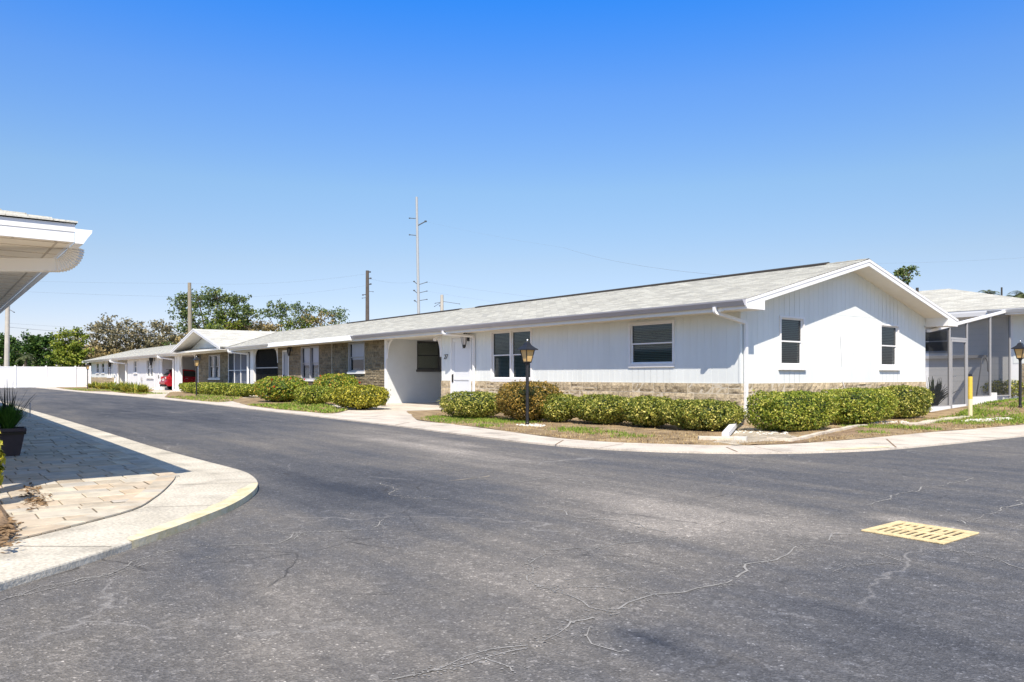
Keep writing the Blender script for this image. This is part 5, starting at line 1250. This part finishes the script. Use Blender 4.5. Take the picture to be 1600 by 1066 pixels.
# ------------------------------------------------------------------ left house
LH = thing('eave_house', 'house corner at the left edge with white eave, gutter and curved downspout', 'house', (-8.05, .5, 0))
LX, LY = -7.33, .985; LZ = 2.365
mb = MB(); mb.box(LX-.03, LX, -9, LY, 2.215, LZ-.002); mb.box(LX-.002, LX+.006, -9, LY+.004, 2.30, LZ); mb.box(-40, LX-.03, LY-.03, LY, 2.215, LZ-.002); mb.build('fascia', 'white_paint', LH)
mb = MB(); mb.box(-40, LX-.03, -9, LY-.03, 2.215, 2.235)
mb.build('soffit', 'soffit_tan', LH)
mb = MB()
for k in range(26): mb.box(LX-.03-.40*(k+1)-.002, LX-.03-.40*(k+1)+.002, -1.0, LY-.03, 2.211, 2.2149)
for k in range(8): mb.box(LX-.065, LX-.040, LY-.14-.30*k, LY-.12-.30*k, 2.209, 2.2148)
mb.box(LX-.10, LX-.09, -4, LY-.03, 2.2105, 2.2149); mb.box(-30, LX-.12, LY-.125, LY-.11, 2.2105, 2.2149)
mb.build('soffit_seam', 'soffit_seam', LH)
mb = MB(); n = 30
for i in range(n):
    def q(t, lf): return (LX+.03-5*t, LY+.02-5*t, LZ+.01+1.25*t+lf)
    x0, y0, z0 = q(i/n, .012); x1, y1, z1 = q((i+1)/n, .002)
    mb.add([(x0, -9+0*t, z0) if False else (x0, -9-0, z0), (x0, y0, z0), (x1, y1, z1), (x1, -9, z1)], ((0, 1, 2, 3),)); mb.add([(x0, -9, z0-.014), (x0, y0, z0-.014), (x0, y0, z0), (x0, -9, z0)], ((0, 1, 2, 3),))
    mb.add([(x0, y0, z0), (-40, y0, z0), (-40, y1, z1), (x1, y1, z1)], ((0, 1, 2, 3),)); mb.add([(x0, y0, z0-.014), (-40, y0, z0-.014), (-40, y0, z0), (x0, y0, z0)], ((0, 1, 2, 3),))
o = mb.build('roof', 'shingles', LH, recalc=False); uv_roof(o)
gutter(LH, -40, LX+.01, LY+.004, 2.205, 'gutter_white', s=-1)
# ribbed curved downspout elbow from the gutter outlet back to the corner post
P = []; a = Vector((-7.70, 1.045, 2.215)); tgt = Vector((-8.06, .40, 2.055)); hd = (tgt-Vector((a.x, a.y, tgt.z))); hd.z = 0; hd.normalize(); r = .15
for k in range(13): t = PI/2*k/12; P.append(a+hd*(r*(1-math.cos(t)))+Vector((0, 0, -r*math.sin(t)-.0)))
mb = MB()
side = hd.cross(Vector((0, 0, 1)))
def section(p, d, w2, h2):
    b = d.cross(side).normalized(); return [p+side*w2*u+b*h2*v for u, v in ((-.5, -.5), (.5, -.5), (.5, .5), (-.5, .5))]
vs = []; nring = 0
PP = []
for i in range(len(P)):
    PP.append((P[i], 1.)); 
    if i < len(P)-1: PP.append(((P[i]+P[i+1])/2, .88))
PP.append((P[-1]+hd*.05, 1.)); PP.append((tgt, 1.))
for i, (p, k) in enumerate(PP):
    d = (PP[min(i+1, len(PP)-1)][0]-PP[max(i-1, 0)][0]).normalized(); vs += section(p, d, .095*k, .11*k)
n = len(PP); mb.add(vs, [(i*4+j, i*4+(j+1) % 4, (i+1)*4+(j+1) % 4, (i+1)*4+j) for i in range(n-1) for j in range(4)])
mb.box(-8.11, -8.02, .36, .45, .06, 2.10)
mb.build('downspout', 'spout_tan', LH)
mb = MB(); mb.box(-8.12, -8.0, .23, .35, .05, 2.215); mb.build('corner_post', 'white_paint', LH)
mb = MB(); mb.box(-40, -8.2, -1.4, -1.2, 0, 2.215); mb.box(-8.2, -8.0, -9, -1.2, 0, 2.215); mb.build('wall', 'block_white', LH)

# ------------------------------------------------------------------ planter
g = ground(10, 714, ZK); pz = ZK
PT = thing('planter', 'dark square tapered flower pot on the pavers under the left eave', 'planter', (g.x-.203, g.y+.03, pz))
c_ = Vector((g.x-.203, g.y+.03, pz)); mb = MB(); r2 = math.sqrt(2)/2
k_ = .85*r2; mb.lathe([(.31*k_, 0), (.44*k_, .31), (.48*k_, .315), (.48*k_, .36), (.42*k_, .36), (.42*k_, .30)], c_, 4, 0, PI/4+YAW+R_(33)); o = mb.build('pot', 'pot', PT, bevel=.008)
mb = MB(); mb.lathe([(.40*r2, .28), (.40*r2, .31)], c_, 4, 0, PI/4+YAW+R_(33)); mb.build('soil', 'soil', PT)
t_ = c_+Vector((0, 0, .30))
tuft('fern', (t_.x, t_.y, t_.z), 1000, .36, .022, 'fern_leaf', 'bushy bright green fern growing in the dark pot', 'plant', spread=.8, seg=3)
tuft('spike_plant', (t_.x, t_.y, t_.z), 46, .64, .022, 'spike_leaf', 'dark spiky grass plant rising behind the fern in the pot', 'plant', spread=.75, seg=4)
g = ground(-6, 800, ZK); SH = bush('yellow_shrub', (g.x-.34, g.y-.06, ZK), (.13, .13, .62), 0, 'yellow-green leafy shrub at the left edge by the mulch', None, leaf='hedge_yellow', n=260, lf=.075, boxy=.9, seed=44, cat='shrub')
random.seed(12)
g = ground(47, 652, ZK); mb = MB(); mb.tube([(g.x, g.y, ZK-.03), (g.x, g.y, ZK+.33)], .012, 6); mb.lathe([(.016, .33), (.016, .36)], (g.x, g.y, ZK), 8); solo(mb, 'stake', 'alu_frame', 'thin grey stake at the edge of the left pavement', 'stake', loc=(g.x, g.y, ZK))

# ------------------------------------------------------------------ red car
CR = Vector((-60.2, 13.75, .032))
CAR = thing('parked_car', 'red hatchback parked nose-in under the far carport', 'car', CR)
# body side profile: (y from rear, z); lofted across x with tumblehome
prof = [(.10, .30), (.02, .42), (0, .60), (.04, .74), (.10, .84), (.14, .98), (.30, 1.22), (.48, 1.43), (.62, 1.50), (1.2, 1.54), (1.9, 1.50), (2.5, 1.34), (2.95, 1.08), (3.5, .98), (3.95, .86), (4.15, .70), (4.18, .45), (4.05, .28)]
def cw(z): return .86 if z < .95 else .86-(z-.95)*.38
mb = MB(); n = len(prof); vs = []
lay = (-1, -.93, -.6, 0, .6, .93, 1)
for s in lay:
    for y, z in prof:
        wx = cw(z)*s; ins = .06 if abs(s) == 1 else (.015 if abs(s) > .9 else 0)
        vs.append((CR.x+wx, CR.y+y+(ins if y < 2 else -ins)*(1.), CR.z+z-(.03 if abs(s) == 1 and z > 1.3 else 0)))
fs = [(k*n+i, k*n+(i+1) % n, (k+1)*n+(i+1) % n, (k+1)*n+i) for k in range(len(lay)-1) for i in range(n)]+[tuple(range(n)), tuple(range((len(lay)-1)*n, len(lay)*n))]
mb.add(vs, fs); mb.build('body', 'car_red', CAR, smooth=False, bevel=.02)
mb = MB(); mb.add([(CR.x+s*.62*k, CR.y+y-.012, CR.z+z+.008) for (y, z, k) in ((.165, 1.02, 1.05), (.44, 1.385, .93)) for s in (-1, 1)], ((0, 1, 3, 2),)); mb.build('rear_window', 'car_glass', CAR, recalc=False)
mb = MB()
for s in (-1, 1):
    for quad in (((.45, 1.02), (1.2, 1.0), (1.2, 1.42), (.68, 1.40)), ((1.26, 1.0), (2.2, .98), (2.05, 1.37), (1.26, 1.43)), ((2.26, .98), (2.75, 1.0), (2.4, 1.22), (2.12, 1.35))):
        mb.add([(CR.x+s*(cw(z)+.006), CR.y+y, CR.z+z) for y, z in quad], ((0, 1, 2, 3),))
mb.build('side_window', 'car_glass', CAR, recalc=False)
for s in (-1, 1):
    mb = MB(); mb.box(CR.x+s*.60, CR.x+s*.875, CR.y-.01+.04, CR.y+.26, CR.z+.80, CR.z+1.0); tl = mb.build('tail_light', 'tail_red', CAR, bevel=.02)
    mb = MB(); mb.box(CR.x+s*.66, CR.x+s*.82, CR.y+.005, CR.y+.05, CR.z+.84, CR.z+.95); mb.build('lamp_lens', 'lens_clear', tl, bevel=.01)
mb = MB(); mb.box(CR.x-.84, CR.x+.84, CR.y-.07, CR.y+.12, CR.z+.42, CR.z+.62); mb.build('bumper', 'car_red', CAR, bevel=.04)
mb = MB(); mb.box(CR.x-.75, CR.x+.75, CR.y-.04, CR.y+.14, CR.z+.26, CR.z+.41); mb.build('valance', 'rubber', CAR, bevel=.02)
mb = MB(); mb.box(CR.x-.56, CR.x+.56, CR.y+.34, CR.y+.62, CR.z+1.49, CR.z+1.525); mb.build('spoiler', 'rubber', CAR, bevel=.01)
mb = MB(); mb.box(CR.x-.18, CR.x+.18, CR.y+.00, CR.y+.05, CR.z+.68, CR.z+.80); mb.build('number_plate', 'lens_clear', CAR)
mb = MB(); mb.box(CR.x-.30, CR.x+.30, CR.y+.03, CR.y+.08, CR.z+.83, CR.z+.87); mb.build('trim_strip', 'chrome', CAR)
for s in (-1, 1):
    for y in (.78, 3.35):
        mb = MB(); mb.tube([(CR.x+s*.66, CR.y+y, CR.z+.31), (CR.x+s*.70, CR.y+y, CR.z+.31), (CR.x+s*.85, CR.y+y, CR.z+.31), (CR.x+s*.885, CR.y+y, CR.z+.31)], [.28, .31, .31, .27], 20); wh = mb.build('wheel', 'rubber', CAR)
        mb = MB(); mb.tube([(CR.x+s*.88, CR.y+y, CR.z+.31), (CR.x+s*.892, CR.y+y, CR.z+.31)], [.20, .19], 16); mb.build('rim', 'chrome', wh)
    mb = MB(); mb.box(CR.x+s*.88, CR.x+s*1.02, CR.y+2.5, CR.y+2.6, CR.z+1.0, CR.z+1.12); mb.build('mirror', 'car_red', CAR, bevel=.02)
    mb = MB(); mb.box(CR.x+s*.868, CR.x+s*.885, CR.y+1.35, CR.y+1.52, CR.z+.84, CR.z+.87); mb.build('door_handle', 'chrome', CAR)

# ------------------------------------------------------------------ white vinyl fence
FX0 = -79.9
FE = thing('vinyl_fence', 'long white vinyl privacy fence closing the far end of the street', 'fence', (FX0, 5, 0))
def fx(y): return -80.2-(y-5)*.10
ys_ = [6.2+2.36*k for k in range(-7, 3)]+[12.15]
for k, y in enumerate(ys_):
    x = fx(y); mb = MB(); mb.box(x-.07, x+.07, y-.065, y+.065, 0, 1.93); mb.lathe([(.10, 1.93), (.10, 1.95), (.02, 2.0)], (x, y, 0), 4, 0, PI/4); mb.build('post', 'vinyl', FE)
    if k < len(ys_)-1:
        y1 = ys_[k+1]; mb = MB(); a = y+.065; b = y1-.065; m_ = 14
        for i in range(m_):
            p, q = a+(b-a)*i/m_, a+(b-a)*(i+1)/m_-.006
            mb.add([(fx(p)+.02, p, .07), (fx(q)+.02, q, .07), (fx(q)+.02, q, 1.84), (fx(p)+.02, p, 1.84), (fx(p)-.02, p, .07), (fx(q)-.02, q, .07), (fx(q)-.02, q, 1.84), (fx(p)-.02, p, 1.84)], ((0, 1, 2, 3), (7, 6, 5, 4), (0, 4, 5, 1), (1, 5, 6, 2), (2, 6, 7, 3), (3, 7, 4, 0)))
        mb.build('panel', 'vinyl', FE)
        mb = MB()
        for l, h in ((.04, .16), (1.80, 1.90)):
            mb.add([(fx(t)+s*.035, t, z) for t in (a, b) for s in (-1, 1) for z in (l, h)], ((0, 1, 3, 2), (4, 6, 7, 5), (0, 4, 5, 1), (2, 3, 7, 6), (0, 2, 6, 4), (1, 5, 7, 3)))
        mb.build('rail', 'vinyl', FE)

# ------------------------------------------------------------------ trees
def tree(name, px, dep, blobs, leaf, label, group='trees behind the houses', lf=.38, dens=1., trunk=.22, seed=1, clump=.75, mix=None, bark='bark'):
    """blobs: (px, py, half width px, half height px) crown lobes seen in the photograph; each becomes a leafy volume on its own limb"""
    random.seed(seed*77+3)
    base = at(px, dep, -.06); root = thing(name, label, 'tree', base, group)
    wood = MB(); mbs = {}
    zc = min(zat(b[1]+b[3], dep) for b in blobs); zc = max(1.4, zc*.75)
    fork = base+Vector((random.uniform(-.3, .3), random.uniform(-.3, .3), zc+.06))
    wood.tube([base, base.lerp(fork, .5)+Vector((random.uniform(-.15, .15), random.uniform(-.15, .15), 0)), fork], [trunk*1.25, trunk, trunk*.85], 9)
    sc = dep/FPX
    for bi, b in enumerate(blobs):
        dd = dep+random.uniform(-.5, .5)*b[2]*sc
        c = at(b[0], dd, zat(b[1], dd)); rw = b[2]*sc*1.1; rh = b[3]*sc*1.05; lfm = b[4] if len(b) > 4 else leaf
        mbl = mbs.setdefault(lfm, MB())
        mid = fork.lerp(c, .5)+Vector((random.uniform(-.4, .4), random.uniform(-.4, .4), random.uniform(-.2, .5)))
        wood.tube([fork, mid, c], [trunk*.55, trunk*.36, trunk*.2], 6)
        vol = rw*rw*rh
        ncl = int(max(10, dens*13.0*(rw*rh)**.9/(clump**1.6)))
        for k in range(ncl):
            v = Vector((random.gauss(0, 1), random.gauss(0, 1), random.gauss(0, 1))); v.normalize(); q = random.random()**.42*1.18
            p = c+RT*(v.x*rw*q)+FW*(v.y*rw*.8*q)+Vector((0, 0, v.z*rh*q))
            p += Vector((noise.noise(p*.9), noise.noise(p*.9+Vector((7, 0, 0))), noise.noise(p*.9+Vector((0, 7, 0)))))*.5
            if random.random() < .5: wood.tube([c.lerp(p, .15), c.lerp(p, .6)+Vector((0, 0, random.uniform(-.15, .2))), p], [trunk*.15, trunk*.09, .015], 4, cap=False)
            cs = clump*random.uniform(.4, 1.05); nl = int(26*dens**.6*(cs/.75)**2*(.38/lf)**1.5)+5
            for i in range(nl):
                o = Vector((random.gauss(0, .45), random.gauss(0, .45), random.gauss(0, .32)))*cs
                leafquad(mbl, p+o, Vector((random.gauss(0, .7), random.gauss(0, .7), random.gauss(.5, .6))), lf*random.uniform(.6, 1.2), lf*.6)
    wood.build('trunk', bark, root)
    for i, (k, m_) in enumerate(mbs.items()): m_.build('crown', k, root, recalc=False)
    return root
tree('dark_tree', 14, 96, [(2, 550, 20, 22), (20, 553, 16, 22), (8, 538, 13, 13)], 'tree_green', 'dark green tree behind the fence at the far left edge', seed=1, dens=1.25)
tree('dark_tree', 60, 92, [(50, 548, 18, 22), (70, 545, 14, 22), (62, 534, 12, 10), (80, 558, 10, 14)], 'tree_green', 'rounded deep green tree behind the fence between the palm and the lime tree', seed=2, dens=1.3)
tree('lime_tree', 108, 90, [(104, 535, 18, 17), (120, 545, 14, 22), (96, 556, 13, 18), (112, 562, 14, 14)], 'tree_lime', 'bright yellow-green tree behind the right part of the fence', seed=3, dens=1.2)
tree('oak_tree', 185, 100, [(150, 530, 24, 20), (185, 515, 30, 17), (218, 522, 26, 18), (205, 545, 34, 18), (165, 552, 30, 22, 'oak_brown'), (140, 560, 18, 18, 'oak_brown'), (240, 545, 24, 20)], 'oak_grey', 'broad grey-brown thinning oak behind the far unit roof', seed=4, dens=.85, clump=.85)
tree('oak_tree', 258, 104, [(255, 515, 14, 13), (262, 532, 16, 15), (246, 545, 20, 14, 'tree_lime'), (272, 548, 22, 14, 'oak_brown')], 'oak_grey', 'small oak with yellowing low leaves left of the wooden pole', seed=5, dens=.9)
tree('oak_tree', 335, 108, [(285, 480, 14, 16), (310, 470, 22, 14), (340, 464, 24, 13), (370, 474, 20, 14), (300, 500, 24, 18), (382, 490, 14, 14), (345, 492, 20, 14), (345, 510, 26, 16, 'tree_lime'), (375, 512, 24, 12, 'oak_brown'), (310, 520, 24, 14)], 'oak_green', 'tallest oak with lime creeper in its crown above the front gable', seed=6, dens=.85, clump=.9, trunk=.3)
tree('oak_tree', 445, 116, [(438, 480, 20, 11), (420, 495, 17, 11), (475, 486, 20, 12), (455, 505, 30, 12), (497, 500, 24, 12, 'oak_brown'), (480, 508, 26, 8, 'tree_lime'), (520, 492, 20, 9), (532, 503, 14, 6)], 'oak_green', 'sparse wide oak whose thin crown shows over the roof right of the tallest oak', seed=7, dens=.66, clump=.85, lf=.36)
tree('oak_tree', 405, 112, [(400, 512, 22, 8), (420, 512, 16, 8), (378, 514, 16, 8)], 'oak_brown', 'low brown tree top between the two big oaks', seed=8, dens=.8)
tree('broadleaf_tree', 1408, 62, [(1412, 430, 9, 8), (1402, 424, 6, 5), (1420, 434, 6, 8), (1408, 445, 9, 10)], 'oak_green', 'grey-green tree top above the rake of the white gable', seed=9, dens=1.1, lf=.24, clump=.42)
tree('brush_tree', 300, 100, [(225, 556, 18, 12), (250, 556, 18, 12), (275, 552, 18, 14, 'oak_green'), (300, 545, 20, 20), (330, 535, 22, 22, 'oak_green'), (200, 560, 18, 12)], 'oak_brown', 'low tangled yellow-brown thicket under the oaks left of the front gable', seed=21, dens=.9)
tree('brush_tree', 140, 94, [(128, 562, 14, 12), (145, 560, 14, 14), (160, 565, 14, 10), (175, 562, 16, 12)], 'oak_brown', 'reddish brown scrub between the lime tree and the far unit roof', seed=22, dens=.9)
tree('brush_tree', 35, 98, [(10, 562, 20, 12), (40, 562, 20, 12), (70, 564, 20, 10)], 'oak_green', 'low green scrub filling the gap above the left part of the fence', seed=23, dens=1.)
def palm(name, px, dep, ytop, fr, n, label, seed, h=None):
    random.seed(seed); b = at(px, dep, -.06); zt_ = zat(ytop, dep); root = thing(name, label, 'palm', b, 'palms'); top = Vector((b.x, b.y, zt_-fr*.45))
    mb = MB(); mb.tube([b, b.lerp(top, .5)+Vector((.1, 0, 0)), top], [.22, .17, .15], 8); mb.build('trunk', 'bark', root)
    mb = MB()
    for k in range(n):
        a = 2*PI*k/n+random.uniform(-.2, .2); d = Vector((math.cos(a), math.sin(a), 0)); rise = random.uniform(-.2, 1.1); P = []
        for i in range(7): t = i/6; P.append(top+d*fr*t*math.cos(rise*.6)*.9+Vector((0, 0, fr*(rise*t-(.55+.3*rise)*t*t))))
        s = Vector((-d.y, d.x, 0))
        for i in range(6):
            for sg in (-1, 1):
                for j in (0, .33, .66):
                    c = P[i].lerp(P[i+1], j); l = fr*.34*(1-.55*(i/6)); tip = c+s*sg*l*.8+d*l*.45+Vector((0, 0, -l*.25)); wv = (P[i+1]-P[i])*.16
                    mb.add([c-wv, c+wv, tip], ((0, 1, 2),))
    mb.build('fronds', 'palm_leaf', root, recalc=False)
palm('palm', 40, 86, 549, 1.3, 22, 'short greyish fan palm peeping over the fence near the left pole', 3)
palm('palm', 1546, 80, 449, 1.5, 14, 'slender palm top above the right house roof, left of the other palms', 4)
palm('palm', 1566, 84, 458, 1.6, 16, 'low spreading palm top just above the right house roof', 5)
palm('palm', 1603, 66, 446, 1.9, 18, 'dark full palm crown at the right edge of the sky', 6)

# ------------------------------------------------------------------ utility poles and wires
def pole(name, px, dep, ytop, r, m, label, arms=(), lean=0, group='utility poles behind the houses', pegs=0):
    b = at(px+lean, dep, -.06); t = at(px, dep, zat(ytop, dep)); root = thing(name, label, 'pole', b, group)
    mb = MB(); mb.tube([b, t], [r*1.15, r*.8], 10); mb.build('shaft', m, root)
    for (x0, y0, x1, y1, r_) in arms:
        mb = MB(); mb.tube([at(x0, dep, zat(y0, dep)), at(x1, dep, zat(y1, dep))], r_, 6); p = at(x1, dep, zat(y1, dep)); mb.lathe([(r_, -r_*1.5), (r_*2.2, -r_), (r_*2.2, r_), (r_, r_*1.5)], p, 8); mb.build('insulator_arm', 'insulator', root)
    return root
pole('utility_pole', 13, 72, 405, .2, 'pole_pale', 'pale thick utility pole behind the fence under the left eave', [(12, 476, 4, 471, .03), (12, 474, 24, 468, .03), (12, 482, 22, 488, .03)], lean=-3)
pole('utility_pole', 296, 94, 442, .26, 'wood_pole', 'plain weathered wooden pole beside the tallest oak', [(297, 495, 311, 492, .035), (297, 520, 290, 523, .03)], lean=2)
pole('utility_pole', 574, 92, 423, .24, 'pole_dark', 'dark brown wooden pole above the middle of the roof', [(574, 426, 578, 425, .06), (574, 436, 579, 435, .06), (574, 446, 579, 444, .06), (572, 460, 567, 461, .05), (574, 455, 583, 456, .03), (573, 465, 566, 466, .03)])
pole('transmission_pole', 651, 160, 308, .30, 'pole_galv', 'very tall pale grey steel transmission pole above the roof', [(652, 353, 665, 346, .12), (650, 341.5, 640, 341, .08), (651, 368, 640, 367, .08), (653, 445, 647, 440, .09), (653, 459, 647, 454, .09), (654, 474, 648, 470, .09), (654, 445, 667, 441, .07), (654, 458, 667, 455, .07), (654, 470, 667, 468, .07)], lean=5)
pole('utility_pole', 690.5, 95, 461, .24, 'pole_pale', 'short pale pole with a long crossarm right of the tall steel pole', [(691, 471, 718, 475, .03), (691, 472, 680, 474, .035), (691, 476, 687, 478, .04), (690, 472, 679, 479, .03)])
def wire(a, b, sag, r, label):
    A = at(a[0], a[2], zat(a[1], a[2])); B = at(b[0], b[2], zat(b[1], b[2])); mb = MB()
    mb.tube([A.lerp(B, i/16)-Vector((0, 0, sag*4*(i/16)*(1-i/16))) for i in range(17)], r*.6, 4); solo(mb, 'power_line', 'wire', label, 'wire', 'power lines', loc=A)
wire((12, 511, 72), (296, 500+22, 94), .35, .022, 'lowest and thickest power line running from the pale left pole to the wooden pole')
wire((12, 505, 72), (296, 512, 94), .3, .010, 'thin power line just above the lowest one at the left')
wire((-140, 446, 90), (297, 464, 94), .2, .012, 'middle power line crossing the sky left of the wooden pole')
wire((-140, 432, 90), (297, 443, 94), .2, .010, 'uppermost power line crossing the sky left of the wooden pole')
wire((297, 443, 94), (574, 428, 92), .5, .010, 'uppermost power line between the wooden pole and the dark pole')
wire((297, 464, 94), (574, 446, 92), .5, .010, 'lower power line between the wooden pole and the dark pole')
wire((578, 436, 92), (647, 440, 160), .4, .012, 'short power line from the dark pole to the tall steel pole')
wire((667, 441, 160), (1300, 500, 110), 1.0, .016, 'long power line running right from the upper arm of the steel pole')
wire((667, 455, 160), (1250, 515, 110), 1.0, .014, 'long power line running right from the middle arm of the steel pole')
wire((880, 387, 120), (1250, 437, 60), .9, .017, 'power line slanting down to the roof ridge above the white unit')
wire((665, 346, 160), (880, 387, 120), .3, .008, 'faint power line from the steel pole top arm toward the right')
wire((1330, 412, 90), (1700, 395, 90), .3, .010, 'faint power line in the sky over the right house')
